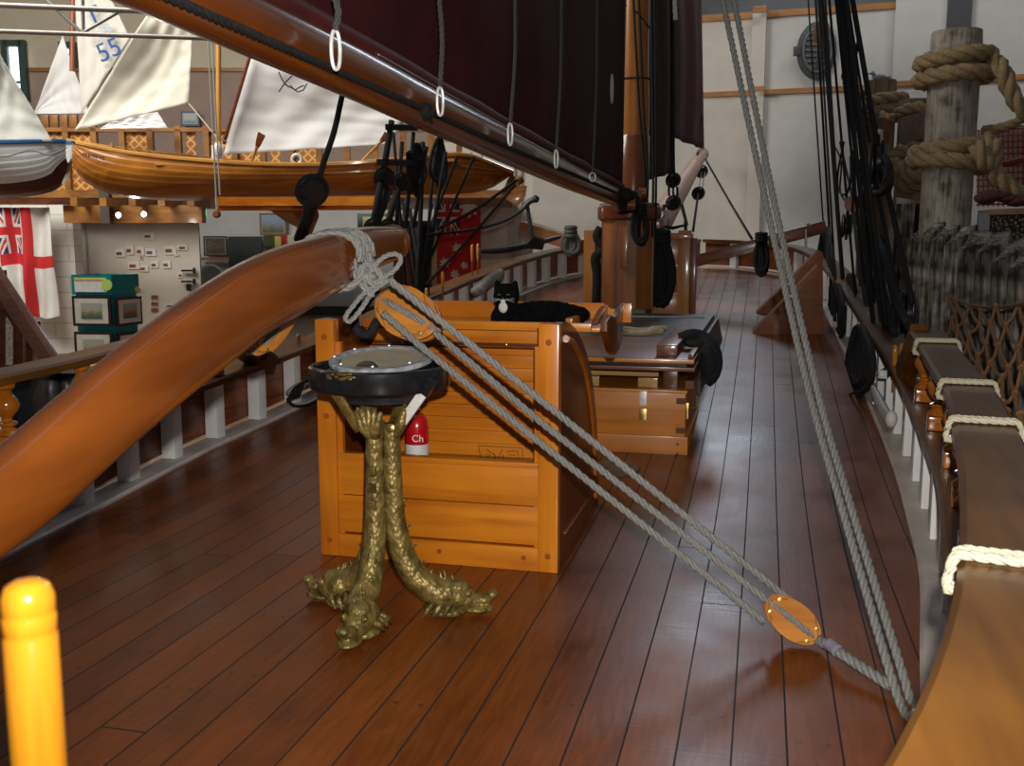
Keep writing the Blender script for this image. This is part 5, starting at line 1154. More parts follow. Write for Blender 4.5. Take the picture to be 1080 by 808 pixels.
b_ = B(); tube(b_, crom([(-1.25, 9.8, 1.78), (-1.2, 9.6, 1.70), (-1.3, 9.3, 1.66), (-1.15, 9.0, 1.74), (-1.3, 8.7, 1.85)], 6), .035, 8); ell(b_, (-1.2, 9.2, 1.76), (.09, .12, .08)); ell(b_, (-1.18, 8.8, 1.78), (.07, .10, .06)); part('gooseneck_lashing', b_, TAR, t)
for (y, z) in ((9.35, 1.80), (8.95, 1.70), (9.75, 1.84)):
    b_ = B(); lathe(b_, [(0, 0), (.05, 0), (.05, .07), (0, .07)], (-1.12, y, z), (-1, -.2, 0), 16); part('parrel_bead', b_, PANEL, t)
b_ = B(); obox(b_, (-1.3, 10.0, 1.74), (.11, 0, 0), (0, .09, 0), (0, 0, .07), .01); part('gooseneck', b_, TAR, t)
MARO = plain('maroon_sailcloth', (.050, .005, .006), .8, 0, .3, 3, .15, spec=.2)
MARO2 = plain('maroon_foot', (.075, .010, .010), .6, 0, .3, 5, .2, spec=.35)
def clothmesh(fn, nu, nv): bm = B(); grid(bm, fn, nu, nv); return bm
def msail(u, v):
    y = 1.4+u*8.02; z0 = 2.02-.16*u**.8; z = z0+v*4.6; return V((-1.3+.03*sin(u*pi)*sin(min(1, v*1.2)*pi*.8)+.006*sin(u*37+v*3)*(1-v)+.02*sin(z*5+u*4)*(1-u), y, z))
o = solo('mainsail', clothmesh(msail, 90, 50), MARO, 'large dark maroon mainsail standing above the boom', 'sail', smooth=True); solid(o, .006)
# rolled foot of the sail lying on the boom
P = [V((-1.29+.003*sin(i*.7), 1.5+i*.19, 2.035-.16*(i/41)**.8+.003*sin(i*.9))) for i in range(42)]
b_ = B(); tube(b_, P, [.036+.002*sin(i*1.3) for i in range(42)], 12, sq=.9); o2 = part('rolled_foot', b_, MARO2, o, smooth=True)
# reef line clips
for k, (x, y0, y1, x0) in enumerate(((353.5, -5, 32, 353), (464, -5, 92, 463), (538, -5, 130, 543), (586.5, -5, 158, 592), (625, -5, 182, 629.5))):
    lab = ('leftmost, with the biggest clip', 'second from the left', 'third from the left', 'fourth from the left', 'rightmost')[k]
    X_ = -1.16
    t = thing('reef_line', 'dark reef line with white clip on the mainsail, '+lab, 'reef line', PX(x, y1, X_), 'reef lines on the mainsail')
    a = PX(x0, y0, X_); b = PX(x, y1, X_); mid = a.lerp(b, .5)+V((.01, 0, 0)); b_ = B(); (rope if k < 2 else (lambda bb, pp, r: tube(bb, crom(pp, 6), r, 6)))(b_, [a, mid, b], .010 if k == 0 else .0095); part('line', b_, plain('dark_grey_rope', (.05, .048, .045), .8, 0, .5, 200, .3), t)
    sc = .052 if k == 0 else .05
    sd_ = V((.55, .83, 0)).normalized(); wq = .014 if k < 4 else .022; b_ = B(); Rq = [b+sd_*(wq*math.copysign(abs(cos(a_))**.8, cos(a_)))+V((0, 0, -sc+sc*sin(a_))) for a_ in [2*pi*j/20 for j in range(20)]]
    if k == 4: Rq = [b+sd_*(.03*cos(a_))+V((0, 0, -.03+.03*sin(a_))) for a_ in [2*pi*j/18 for j in range(18)]]
    tube(b_, Rq, .0055, 8, True); part('clip', b_, GALV, t)
# small white badge on the sail
b_ = B(); bc = PX(641, 94, -1.12); tube(b_, [bc+V((.03, .05*cos(a), .10*sin(a))) for a in [2*pi*k/20 for k in range(20)]], .006, 6, True); b3 = B()
part('badge_ring', b_, plain('badge_grey', (.35, .33, .33), .6), o, smooth=True)
prism(b3, [bc+V((.03, -.018, -.05)), bc+V((.03, .018, -.05)), bc+V((.03, .008, .05)), bc+V((.03, -.008, .05))], (.004, 0, 0)); part('badge_mark', b3, MATS['badge_grey'], o)
# staysail and jib ahead of the mast
def vs(pts, name, label, bulge):
    P = [PX(x, y, -1.3) for x, y in pts]
    bm = B(); grid(bm, lambda u, v: P[0].lerp(P[3], v).lerp(P[1].lerp(P[2], v), u)+V((bulge*sin(pi*u)*sin(pi*v)+.03*sin(u*14), 0, 0)), 26, 26); o = solo(name, bm, MARO, label, 'sail', smooth=True); solid(o, .008); return o
vs([(682, -60), (709, -60), (709, 183), (682, 190)], 'staysail', 'dark maroon staysail just ahead of the mast', .05)
jb = vs([(706, -60), (737, -60), (741, 157), (708.5, 145)], 'jib', 'dark maroon jib at the right, tacked to the bowsprit end', .08)
b_ = B(); tube(b_, [PX(735, -60, -1.3), PX(738, 90, -1.3), PX(741, 158, -1.3)], .03, 6); ell(b_, PX(738.5, 125, -1.3), (.05, .08, .12)); part('luff_rope', b_, TAR, jb)
# bowsprit
t = thing('bowsprit', 'pale pinkish bowsprit rising ahead of the bow against the white wall', 'bowsprit', (-1.3, 12.5, 1.3))
b_ = B(); a = PX(693, 238, -1.3); b = PX(740, 163, -1.3); tube(b_, [a, b], [.17, .11], 20); part('spar', b_, plain('bowsprit_wood', (.46, .28, .21), .5, 0, .15, 6), t)
b_ = B(); obox(b_, PX(688, 238, -1.3), (.15, 0, 0), (0, .5, .10), (0, -.02, .16), .02); part('heel_block', b_, PANEL, t)
b_ = B(); tube(b_, [PX(741+5.5*cos(a), 163+6*sin(a), -1.3) for a in [2*pi*k/16 for k in range(16)]], .025, 6, True); part('end_ring', b_, BLACK, t)
def cable(name, label, pts, r, m=TAR, cat='rope', sm=True, X_=None):
    bm = B(); tube(bm, crom(pts, 6) if sm and len(pts) > 2 else pts, r, 6); return solo(name, bm, m, label, cat, smooth=True)
cable('bowsprit_stay', 'dark line from the bowsprit tip down left behind the deadeyes', [PX(737, 172, -1.35), PX(716, 200, -1.4), PX(690, 222, -1.4)], .02)
cable('bowsprit_stay', 'dark line from the bowsprit tip down right to the cathead', [PY(744, 168, 20), PY(768, 210, 17), PY(793, 252, 13)], .018)
# deadeyes on the forestay (drawn before the bowsprit)
def deadeye(name, label, c, r, axis, m=None, grp=None):
    t = thing(name, label, "deadeye", c, grp); b_ = B(); ax = (V(axis).normalized()+V((.35, 0, -.3))).normalized(); lathe(b_, [(0, -r*.4), (r*.8, -r*.4), (r, -r*.2), (r*.9, 0), (r, r*.2), (r*.8, r*.4), (0, r*.4)], c, ax, 22); part('disc', b_, BLACK, t)
    b_ = B(); a2 = ax.cross(V((0, 0, 1))).normalized(); u2 = a2.cross(ax)
    tube(b_, [c+a2*(r*1.02*cos(a))+u2*(r*1.02*sin(a)) for a in [2*pi*k/20 for k in range(20)]], r*.16, 6, True); part('strop', b_, TAR, t)
    for k in range(3):
        a = pi/2+2*pi*k/3; b_ = B(); lathe(b_, [(0, 0), (r*.16, 0), (0, r*.06)], c+a2*(r*.42*cos(a))+u2*(r*.42*sin(a))+ax*(r*.4), ax, 8); part('hole_line', b_, TAR, t)
    return t
d1 = PY(710, 190, 12.2); d2 = PY(710, 214, 12.2)
deadeye('deadeye', 'upper of two black deadeyes right of the mast', d1, .082, (CAM-d1)); deadeye('deadeye', 'lower of two black deadeyes right of the mast', d2, .082, (CAM-d2))
cable('forestay', 'black stay running down into the upper deadeye right of the mast', [PY(709, -40, 12.4), PY(709.5, 150, 12.25), d1+V((0, 0, .08))], .026)
b_ = B()
for s in (-1, 0, 1): tube(b_, [d1+V((.05*s, 0, -.08)), d2+V((.05*s, 0, .08))], .014, 6)
solo('deadeye_lanyard', b_, TAR, 'short black lanyard joining the two deadeyes right of the mast', 'rope', kind=None)
b_ = B(); tube(b_, [d2+V((-.1, 0, -.02)), d2+V((-.15, -.05, -.26)), d2+V((.0, -.05, -.30)), d2+V((.17, -.05, -.26)), d2+V((.1, 0, -.02))], .022, 6); tube(b_, [d2+V((.15, -.03, -.22)), d2+V((.17, -.05, -.45))], .02, 6); solo('deadeye_strop', b_, TAR, 'black rope strop hanging below the lower deadeye', 'rope', smooth=True)
d3 = PX(740, 181, -1.2); d4 = PX(736.5, 204, -1.1)
deadeye('deadeye', 'small upper deadeye beside the bowsprit tip', d3, .11, (CAM-d3)); deadeye('deadeye', 'small lower deadeye on the line beside the bowsprit', d4, .10, (CAM-d4))
cable('bobstay_line', 'thin dark line from the small lower deadeye down to the bow', [d4, PY(732, 236, 14.5), PY(731, 244, 14.4)], .02)
b_ = B(); tube(b_, [d3, d4], .012, 6); tube(b_, [d3+V((.06, 0, 0)), d4+V((.06, 0, 0))], .012, 6); solo('deadeye_lanyard', b_, STEEL, 'pale lanyard between the two small deadeyes by the bowsprit', 'rope')
# halyards beside the mast
for x0, x1, y1, lab in ((673, 682, 218, 'thin dark halyard crossing the right side of the mast'), (667, 679, 214, 'thin dark halyard on the face of the mast'), (686.5, 688, 250, 'left of the pair of dark halyards just right of the mast'), (690.5, 691, 262, 'right of the pair of dark halyards just right of the mast')):
    cable('halyard', lab, [PY(x0, -20, 9.9), PY((x0+x1)/2+1, 110, 9.8), PY(x1+1, 180, 9.8), PY(x1, y1, 9.8)], .012)
# coils on casing and bitts
def coil(name, label, cx, top, bot, wid, Y, n=7, r=.02, m=TAR, seed=1, X_=None):
    """hank of rope: hanging elongated loops with a hitch at the top"""
    rr = random.Random(seed); b_ = B(); s = Y/1050.
    P0 = (lambda x, y: PX(x, y, X_)) if X_ is not None else (lambda x, y: PY(x, y, Y))
    for k in range(n):
        w = wid*(.15+.85*rr.random()); bt = bot-(bot-top)*.22*rr.random(); x0 = cx+wid*.2*(rr.random()-.5); dy = .02*(rr.random()-.5)*n*r*10
        pts = []
        for j in range(18):
            a = 2*pi*j/18; hh = (1-cos(a))/2; ww = w*(.25+.75*hh**.8)
            pts.append(P0(x0+sin(a)*ww*.5, top+(bt-top)*hh)+V((0, dy, 0)))
        tube(b_, pts, r, 6, True)
    c = P0(cx, top+(bot-top)*.12)
    for k in range(3): tube(b_, [c+V((cos(a)*wid*s*.22, sin(a)*.07, k*r*1.6-.02)) for a in [2*pi*j/10 for j in range(10)]], r, 6, True)
    return solo(name, b_, m, label, 'rope coil', 'coils of dark rope in the rigging' if m is TAR else None, smooth=True)
coil('rope_coil', 'small dark coil hanging on the right face of the mast casing', 676, 217, 262, 20, 9.5, 5, .022, seed=2)
coil('rope_coil', 'large dark coil hanging to the deck right of the mast casing', 697, 243, 323, 36, 10.0, 11, .028, seed=3)
cable('rope_tail', 'dark rope tail looped down the left bitt post', [PY(634, 240, 10.3), PY(630, 250, 10.3), PY(637, 262, 10.3), PY(628, 272, 10.3), PY(630, 290, 10.3), PY(629, 320, 10.3)], .05)
coil('rope_coil', 'grey rope coil hung on the port rail left of the bitts', 602, 244, 271, 22, 11.8, 5, .03, GROPE and plain('dull_grey_rope', (.09, .09, .08), .8), seed=5)

# ============================================================ BOW GEAR
t = thing('cathead', 'brown timber cathead beam reaching over the starboard bow', 'cathead', (0, 12, 1.2)); b_ = B(); beam(b_, PY(728, 277, 11.6), PY(871, 239, 11.6), .16, .135, bev=.01); part('beam', b_, BRW_X, t)
b_ = B(); tube(b_, [PY(850, 242, 11.5), PY(850, 262, 11.5)], .012, 6); part('iron_rod', b_, BLACK, t); b_ = B(); lathe(b_, [(.02, 0), (.02, .07), (0, .09)], PY(852, 243, 11.6), seg=10); part('iron_pin', b_, BLACK, t)
t = thing('cathead', 'orange brown timber cathead beam reaching over the port bow', 'cathead', (-2.4, 12.6, 1.3)); b_ = B(); beam(b_, PY(553, 240, 13.0), PY(617, 260, 12.2), .18, .17, bev=.01); part('beam', b_, wood('cathead_orange', (.20, .065, .018), (.32, .12, .03), 'X', .35), t)
coil('rope_coil', 'dark coil looped over the starboard cathead', 803, 246, 295, 22, 11.3, 4, .022, seed=6)
t = thing('anchor', 'black iron anchor lashed on the port rail', 'anchor', PY(560, 262, 11.6))
b_ = B(); tube(b_, crom([PY(506, 265, 11), PY(530, 264, 11.2), PY(560, 258, 11.6), PY(590, 250, 12.2)], 6), [.025+.015*sin(pi*k/18) for k in range(19)], 10); part('stock', b_, plain('anchor_iron', (.03, .035, .04), .45, .3, .3), t)
b_ = B(); tube(b_, [PY(562, 260, 11.6), PY(556, 216, 11.6)], .026, 8); part('shank', b_, MATS['anchor_iron'], t)
b_ = B(); tube(b_, crom([PY(553, 219, 11.6), PY(558, 213, 11.6), PY(565, 210, 11.6)], 4), .035, 8); ell(b_, PY(565, 210, 11.6), (.045, .045, .045)); part('arm', b_, MATS['anchor_iron'], t)
b_ = B(); prism(b_, [PY(552, 262, 11.4), PY(562, 250, 11.5), PY(575, 254, 11.8), PY(572, 264, 11.6)], (0, .05, .02), .006); part('fluke', b_, MATS['anchor_iron'], t)
cable('anchor_line', 'curved dark rope from the anchor shank to the port rigging', [PY(556, 218, 11.6), PY(535, 232, 11), PY(500, 242, 10), PY(450, 248, 9)], .015)
cable('boom_line', 'upper dark line from the port rigging up to the boom', [PY(460, 242, 9), PY(500, 222, 9.2), PY(545, 190, 9.4)], .015)
cable('boom_line', 'lower dark line from the port rigging up to the boom', [PY(450, 300, 8.6), PY(500, 246, 9.2), PY(547, 190, 9.5)], .015)
b_ = B(); tube(b_, [PY(544, 193, 9.45), PY(550, 189, 9.5)], .04, 8); solo('line_toggle', b_, plain('toggle_wood2', (.3, .15, .05), .5), 'short wooden toggle where the two dark lines meet under the boom', 'toggle')
# stern blade under the gallery boat (oar blade seen at right)
b_ = B(); prism(b_, [PD(530, 208, 12.3), PD(547, 196, 12.3), PD(556, 196, 12.3), PD(554, 207, 12.3), PD(546, 218, 12.3)], _fh*.04, .004); solo('wooden_paddle', b_, CLK, 'orange wooden paddle end hanging beyond the rowing boat stern', 'paddle')
bt = B(); tube(bt, crom([PY(507, 305, 9.2), PY(515, 296, 9.4), PY(528, 288, 9.6)], 4), .05, 8); tube(bt, [PY(500, 308, 9.2), PY(528, 291, 9.6)], .045, 8); solo('grey_fender', bt, plain('fender_grey', (.32, .29, .26), .6), 'grey wooden bar lashed inside the port bulwark', 'bar', smooth=True)
# cheeks on the starboard side
CHK = wood('cheek_wood', (.16, .042, .012), (.26, .08, .022), 'X', .5, 8, .1)
for (pts, Y, lab) in ((((793, 352), (862, 281), (868, 285), (868, 353)), 9.94, 'nearer brown triangular wooden cheek standing on the deck to the right'), (((797, 331), (862, 266), (868, 268), (868, 331)), 11.1, 'farther brown triangular wooden cheek standing on the deck to the right')):
    bm = B(); prism(bm, [PY(x, y, Y) for x, y in pts], (0, .22, .022), .01); solo('anchor_cheek', bm, CHK, lab, 'wooden cheek', 'triangular cheeks')

# ============================================================ PORT RIGGING
XP = -3.2
def shroud(label, x0, y0, x1, y1, X_, r=.018, m=TAR):
    a = PX(x1, y1, X_); b = PY(x0, y0, a.y+.25); bm = B(); tube(bm, [b, a], r, 6); return solo('shroud', bm, m, label, 'rope', 'tarred shrouds', smooth=True)
b_ = B(); tube(b_, crom([PX(361, 100, -2.5), PX(352, 140, -2.5), PX(341, 172, -2.5), PX(337, 186, -2.5)], 6), .018, 8); solo('runner_pendant', b_, TAR, 'thick black pendant from the boom down to the big black block', 'rope', smooth=True)
d5 = PX(329, 201, -2.5)
t5 = deadeye('runner_block', 'big round black block hanging left of centre before the rowing boat', d5, .085, (CAM-d5))
b_ = B(); tube(b_, crom([PX(336, 184, -2.5), PX(326, 187, -2.5), PX(317, 196, -2.5)], 4), .010, 6); tube(b_, crom([PX(337, 184, -2.5), PX(340, 192, -2.5)], 4), .010, 6); solo('block_strop', b_, TAR, 'forked black strop gripping the big black block', 'rope', smooth=True)
for k, (a, b) in enumerate((((331, 205), (313, 252)), ((324, 213), (322, 250)), ((336, 205), (318, 252)))):
    b_ = B(); tube(b_, [PX(*a, -2.5), PX(*b, -2.9)], .022, 6); solo('runner_fall', b_, TAR, ('left', 'middle', 'right')[k]+' of three black rope falls from the big block to behind the tiller', 'rope', 'rope falls under the big block', smooth=True)
lst = [(413, 128, 403, 190, .03), (410, 200, 396, 238, .035), (424, 150, 418, 240, .02), (402, 190, 394, 236, .03), (436, 140, 428, 240, .02), (446, 150, 440, 330, .025), (450, 155, 436, 240, .02), (458, 160, 452, 240, .018), (470, 160, 447, 300, .018), (482, 165, 450, 250, .016), (500, 165, 446, 290, .014), (425, 215, 445, 330, .018), (432, 220, 450, 330, .022), (460, 220, 446, 330, .02), (418, 205, 408, 240, .03), (440, 240, 452, 330, .03), (415, 140, 430, 330, .016), (455, 215, 440, 325, .018)]
names = ['leftmost', 'second', 'third', 'fourth', 'fifth', 'sixth', 'seventh', 'eighth', 'ninth', 'tenth', 'eleventh', 'twelfth', 'thirteenth', 'fourteenth', 'fifteenth', 'sixteenth', 'seventeenth', 'eighteenth']
order = sorted(range(len(lst)), key=lambda i: lst[i][2])
for rank, i in enumerate(order):
    x0, y0, x1, y1, r = lst[i]; shroud('tarred port shroud hanging below the boom, %s from the left of the port bundle' % names[rank], x0, y0, x1, y1, XP, r)
for (x, y, r, lab) in ((405, 187, .08, 'black deadeye high at the left of the port shrouds'), (423, 192, .075, 'black deadeye beside the first port coil'), (394, 240, .075, 'black deadeye just above the tiller end, left one'), (409, 240, .07, 'black deadeye just above the tiller end, right one')):
    c = PX(x, y, XP); deadeye('deadeye', lab, c, r, CAM-c)
for k, (x0, x1, y) in enumerate(((409, 422, 134), (400, 430, 171))):
    b_ = B(); beam(b_, PX(x0, y, XP), PX(x1+16, y+1, XP), .05, .05); solo('sheer_pole', b_, TAR, ('upper', 'lower')[k]+' short black bar tied across the port shrouds', 'bar')
coil('rope_coil', 'left of the two long tarred coils hung in the port shrouds', 440, 152, 208, 22, 0, 8, .016, seed=11, X_=XP)
coil('rope_coil', 'right of the two long tarred coils hung in the port shrouds', 464, 146, 202, 24, 0, 8, .018, seed=12, X_=XP)
coil('rope_coil', 'tarred coil at the left of the port shrouds against the hull', 432, 160, 205, 12, 0, 4, .014, seed=13, X_=XP)
coil('rope_coil', 'tarred rope bunch at the foot of the port shrouds', 447, 235, 330, 22, 0, 6, .022, seed=14, X_=XP)

# belaying pins
def pin(label, base, h=.26, r=.016, up=.55, m=PINW, axis=(0, 0, 1)):
    b_ = B(); H = h; lathe(b_, [(0, -H*(1-up)), (r*.55, -H*(1-up)), (r*.6, 0), (r*1.05, .003), (r*.75, H*up*.15), (r*1.02, H*up*.4), (r*1.15, H*up*.75), (r*.95, H*up*.94), (r*.4, H*up), (0, H*up)], base, axis, 16)
    return solo('belaying_pin', b_, m, label, 'belaying pin', 'belaying pins', smooth=True)
for (x, y, X_, lab, h) in ((315, 372, -3.42, 'turned wooden belaying pin standing on the port rail left of the box', .26), (498, 276, -3.1, 'left of a close pair of belaying pins on the port rail', .34), (504, 275, -3.1, 'right of a close pair of belaying pins on the port rail', .34), (450, 322, -3.1, 'belaying pin in the port rail beside the tarred rope bunch', .30), (467, 304, -3.1, 'belaying pin in the port rail under the red flag', .3)):
    pin(lab, PX(x, y, X_), h)
for (x, y, X_, lab, h) in ((943, 391, .83, 'left of the close pair of orange belaying pins on the starboard rail', .30), (950, 389, .88, 'right of the close pair of orange belaying pins on the starboard rail', .30), (901, 333, .85, 'farthest orange belaying pin between the tarred ropes', .36), (907, 342, .85, 'middle orange belaying pin between the tarred ropes', .34), (914, 352, .85, 'nearer orange belaying pin between the tarred ropes', .34)):
    pin(lab, PX(x, y, X_), h)
# wedge of tarred rope/cleat on port bulwark behind compass
t = thing('rope_cleat', 'grey cleat wrapped in black cord on the port bulwark left of the box', 'cleat', PX(312, 412, -3.2))
b_ = B(); tube(b_, crom([PX(305, 415, -3.22), PX(318, 407, -3.2), PX(333, 400, -3.15)], 4), [.028, .032, .035, .035, .035, .033, .03, .03, .03], 12); part('bar', b_, MATS['fender_grey'], t, smooth=True)
b_ = B()
for k in range(5): tube(b_, crom([PX(303+k*3, 424-k, -3.17), PX(312+k*3, 408-k*2.4, -3.12), PX(334, 396+k*4, -3.1)], 5), .009, 6)
tube(b_, crom([PX(303, 420, -3.15), PX(310, 428, -3.12), PX(325, 427, -3.1), PX(335, 422, -3.1)], 5), .011, 6); part('cord', b_, TAR, t, smooth=True)
# ============================================================ STARBOARD RIGGING
XS = .86
sl = [(852, -6, 869, 246, .012), (860, -6, 876, 262, .016), (866, -6, 893, 350, .022), (874, -6, 905, 345, .012), (881, -6, 912, 300, .012), (883, -6, 921, 320, .018), (889, -6, 930, 340, .018), (893, -6, 917, 150, .012), (898, -6, 925, 152, .022), (863, -6, 886, 380, .012), (886, -6, 922, 350, .018), (891, -6, 935, 345, .018), (870, -6, 893, 370, .012)]
order = sorted(range(len(sl)), key=lambda i: sl[i][2])
for rank, i in enumerate(order):
    x0, y0, x1, y1, r = sl[i]; shroud('tarred starboard shroud against the white wall, %s from the left of the starboard bundle' % names[rank], x0, y0, x1, y1, XS, r)
for (x, y, w, lab) in ((896, 65, 9, 'small knotted seizing high on the starboard shrouds'), (891, 80, 7, 'lower left knotted seizing on the starboard shrouds'), (903, 50, 5, 'tiny seizing on the rightmost starboard shroud')):
    p = PX(x, y, XS); s = p.y/1050; bm = B(); ell(bm, p, (w*.5*s, .03, w*.8*s)); tube(bm, [p+V((0, 0, -.1)), p+V((.02, 0, .1))], w*.3*s, 6); solo('rope_seizing', bm, TAR, lab, 'seizing', smooth=True)
# brown hearts and blocks among the shrouds
for (x, y, r, lab) in ((866, 35, 9, 'reddish wooden block hanging before the oval vent'), (899, 215, 8, 'round reddish wooden block low in the starboard shrouds')):
    p = PX(x, y, XS+(-.1 if y > 100 else .1)); s = p.y/1050; t = thing('wooden_block', lab, 'pulley block', p); b_ = B(); obox(b_, p, (r*.8*s, 0, 0), (0, .04, 0), (0, 0, r*s), .02) if y < 100 else lathe(b_, [(0, 0), (r*s, 0), (r*s, .05), (0, .05)], p, (0, -1, 0), 20); part('shell', b_, wood('block_red', (.16, .045, .018), (.26, .08, .03), 'Z', .5), t)
    b_ = B(); tube(b_, [p+V((0, -.05, -r*s*1.2)), p+V((0, -.06, r*s*1.2))], .012, 6); part('strop', b_, TAR, t)
for (x, y, r, lab) in ((908, 100, 5, 'upper small brown bead on the lashing by the far pile'), (909, 114, 6, 'second small brown bead on the lashing by the far pile'), (907, 134, 5, 'lowest small brown bead among the starboard shrouds')):
    p = PX(x, y, XS); s = p.y/1050; t = thing('parrel_bead', lab, 'bead', p); b_ = B(); lathe(b_, [(0, -r*s*.8), (r*s*.7, -r*s*.7), (r*s, 0), (r*s*.7, r*s*.7), (0, r*s*.8)], p, (1, 0, 0), 16); part('bead', b_, plain('dark_bead', (.07, .035, .025), .4), t)
    b_ = B(); tube(b_, [p+V((-.09, 0, 0)), p+V((.09, 0, 0))], .008, 6); part('cord', b_, TAR, t)
# large black blocks
BKB = plain('black_block', (.008, .008, .009), .28, 0, .3, 10, coat=.3)
for (x, y, w, h, lab, X_) in ((925, 170, 11, 22, 'large black pulley block high in the starboard tackle', .92), (918, 196, 8, 14, 'black pulley block just below and left of the large one', .9), (893, 238, 8, 12, 'black pulley block beside the round reddish block', .88), (917, 240, 8, 14, 'black pulley block in the middle of the starboard tackle', .9), (926, 297, 8, 14, 'black pulley block above the orange belaying pins', .9), (936, 340, 9, 15, 'lower left black block near the starboard rail', .92), (957, 330, 11, 22, 'lower right black block at the end of the raised rail', .98), (929, 262, 7, 12, 'small black block in the dark rope tangle', .9)):
    p = PX(x, y, X_); s = p.y/1050; t = thing('black_block', lab, 'pulley block', p, 'black pulley blocks of the starboard tackle')
    for q in (-1, 1):
        b_ = B(); ell(b_, p+V((q*w*.42*s, 0, 0)), (w*.30*s, w*.8*s, h*s)); part('cheek', b_, BKB, t, smooth=True)
    b_ = B(); lathe(b_, [(0, -w*.2*s), (h*.75*s, -w*.2*s), (h*.75*s, w*.2*s), (0, w*.2*s)], p, (1, 0, 0), 20); part('sheave', b_, BLACK, t)
    b_ = B(); tube(b_, [p+V((0, w*.95*s*cos(a), h*1.12*s*sin(a))) for a in [2*pi*k/18 for k in range(18)]], w*.14*s, 6, True); part('strop', b_, TAR, t)
# tackle falls between the blocks
for i, (a, b, r, lab) in enumerate((((923, 188), (948, 318), .020, 'left of the two thick black tackle falls'), ((934, 190), (962, 318), .022, 'right of the two thick black tackle falls'), ((919, 210), (931, 330), .016, 'thin black tackle fall behind the thick pair'), ((915, 215), (924, 290), .018, 'black tackle fall down to the lower block'), ((922, 250), (938, 330), .018, 'black tackle fall ending at the rail'), ((908, 150), (921, 230), .022, 'black tackle fall from the bead lashing'), ((900, 225), (912, 340), .016, 'dark line from the reddish block to the pins'), ((886, 150), (899, 208), .014, 'dark line into the top of the reddish block'))):
    a_ = PX(*a, .93); b__ = PX(*b, .93); b_ = B(); rope(b_, [a_, b__], r, smooth=False, pitch=.12); solo('tackle_fall', b_, TAR, lab, 'rope', 'tarred tackle falls on the starboard side', smooth=True)
for i, (pts, r, lab) in enumerate(((((912, 180), (909, 192), (914, 202), (928, 204), (938, 196), (938, 178), (933, 165)), .028, 'slack black rope looped round the large starboard block'), (((890, 150), (884, 180), (884, 200), (892, 205), (897, 190), (897, 165)), .014, 'loose dark rope bight left of the shrouds'), (((878, 150), (887, 170), (886, 200), (893, 215)), .012, 'thin dark line slanting into the shrouds'), (((905, 240), (915, 262), (925, 250), (932, 275), (921, 290), (912, 278)), .024, 'tangled black rope among the lower blocks'), (((930, 260), (940, 300), (950, 328), (960, 345)), .03, 'black rope draped to the raised rail end'), (((905, 170), (912, 240), (925, 300), (944, 352)), .03, 'long dark rope at the back of the starboard tackle'), (((899, 160), (904, 250), (918, 340), (932, 378)), .026, 'dark rope falling to the deck edge'))):
    b_ = B(); tube(b_, crom([PX(x, y, .88) for x, y in pts], 6), r, 6); solo('slack_rope', b_, TAR, lab, 'rope', smooth=True)
coil('rope_coil', 'long tarred coil hanging left of the starboard shrouds', 871, 240, 338, 26, 0, 14, .017, seed=21, X_=.72)
coil('rope_coil', 'short dark coil hanging below the long starboard coil', 882, 300, 360, 20, 0, 8, .02, seed=22, X_=.72)
coil('rope_coil', 'heavy black coil hanging over the starboard main rail', 906, 345, 418, 34, 0, 13, .024, seed=23, X_=.70)
coil('rope_coil', 'bunch of tarred rope behind the orange pins', 897, 290, 375, 24, 0, 7, .02, seed=24, X_=.84)
cable('rope_tail', 'thin dark rope curving from the black coil along the deck', [G_ if False else PX(884, 380, .62), PX(872, 372, .60), PX(884, 415, .62), PX(905, 413, .66)][1:], .010)
# white cleat inside the starboard bulwark
t = thing('white_cleat', 'pale grey painted wooden cleat fixed inside the starboard bulwark', 'cleat', PX(932, 430, .70))
b_ = B(); P = crom([PX(921, 409, .70), PX(926, 420, .68), PX(934, 436, .66), (PX(940, 443, .65))], 5); tube(b_, P, [.022+.014*min(1, k/6) for k in range(len(P))], 14, sq=.7); ell(b_, PX(940, 442, .65), (.030, .03, .045)); part('bar', b_, plain('cleat_paint', (.50, .47, .44), .5, 0, .1), t, smooth=True)
for (x, y) in ((922, 425), (932, 440)):
    b_ = B(); tube(b_, [PX(x, y, .70), PX(x, y-2, .82)], .010, 8); part('bolt', b_, WHITE, t)
b_ = B(); beam(b_, PX(931, 395, .74), PX(936, 392, .86), .05, .05); solo('rail_clamp', b_, BLACK, 'small black clamp on the edge of the starboard main rail', 'clamp')

# cream lashings round the raised starboard rail
def around_rail(i, y, skew=.0):
    p = at_y(UR, y); a = at_y(UR, y-.1); b = at_y(UR, y+.1) if y < 5.8 else p+(p-a); tt = (b-a).normalized(); s = V((tt.y, -tt.x, 0)).normalized(); z = V((0, 0, 1))
    def q(o, h): return p+s*o+z*h+tt*(skew*(o-.12)*3)
    loops = []
    for dy in (0, .036):
        loops.append([q(.033, .765)+tt*dy, q(.045, .792)+tt*dy, q(.09, .793)+tt*(dy*1.2), q(.19, .793)+tt*(dy*1.2), q(.235, .792)+tt*dy, q(.248, .76)+tt*dy, q(.244, .725)+tt*dy, q(.14, .722)+tt*dy, q(.036, .724)+tt*dy, q(.030, .74)+tt*dy])
    return loops
for y, lab in ((1.90, 'nearest cream rope lashing round the raised starboard rail'), (3.42, 'second cream rope lashing round the raised rail, counting from the camera'), (4.35, 'third cream rope lashing round the raised rail, counting from the camera'), (5.55, 'farthest cream rope lashing at the end of the raised rail')):
    b_ = B(); lp = around_rail(0, y)
    rope(b_, lp[0], .0105, closed=True); rope(b_, lp[1], .0085, closed=True)
    solo('rail_lashing', b_, CROPE, lab, 'rope lashing', 'cream lashings on the raised rail', smooth=True)

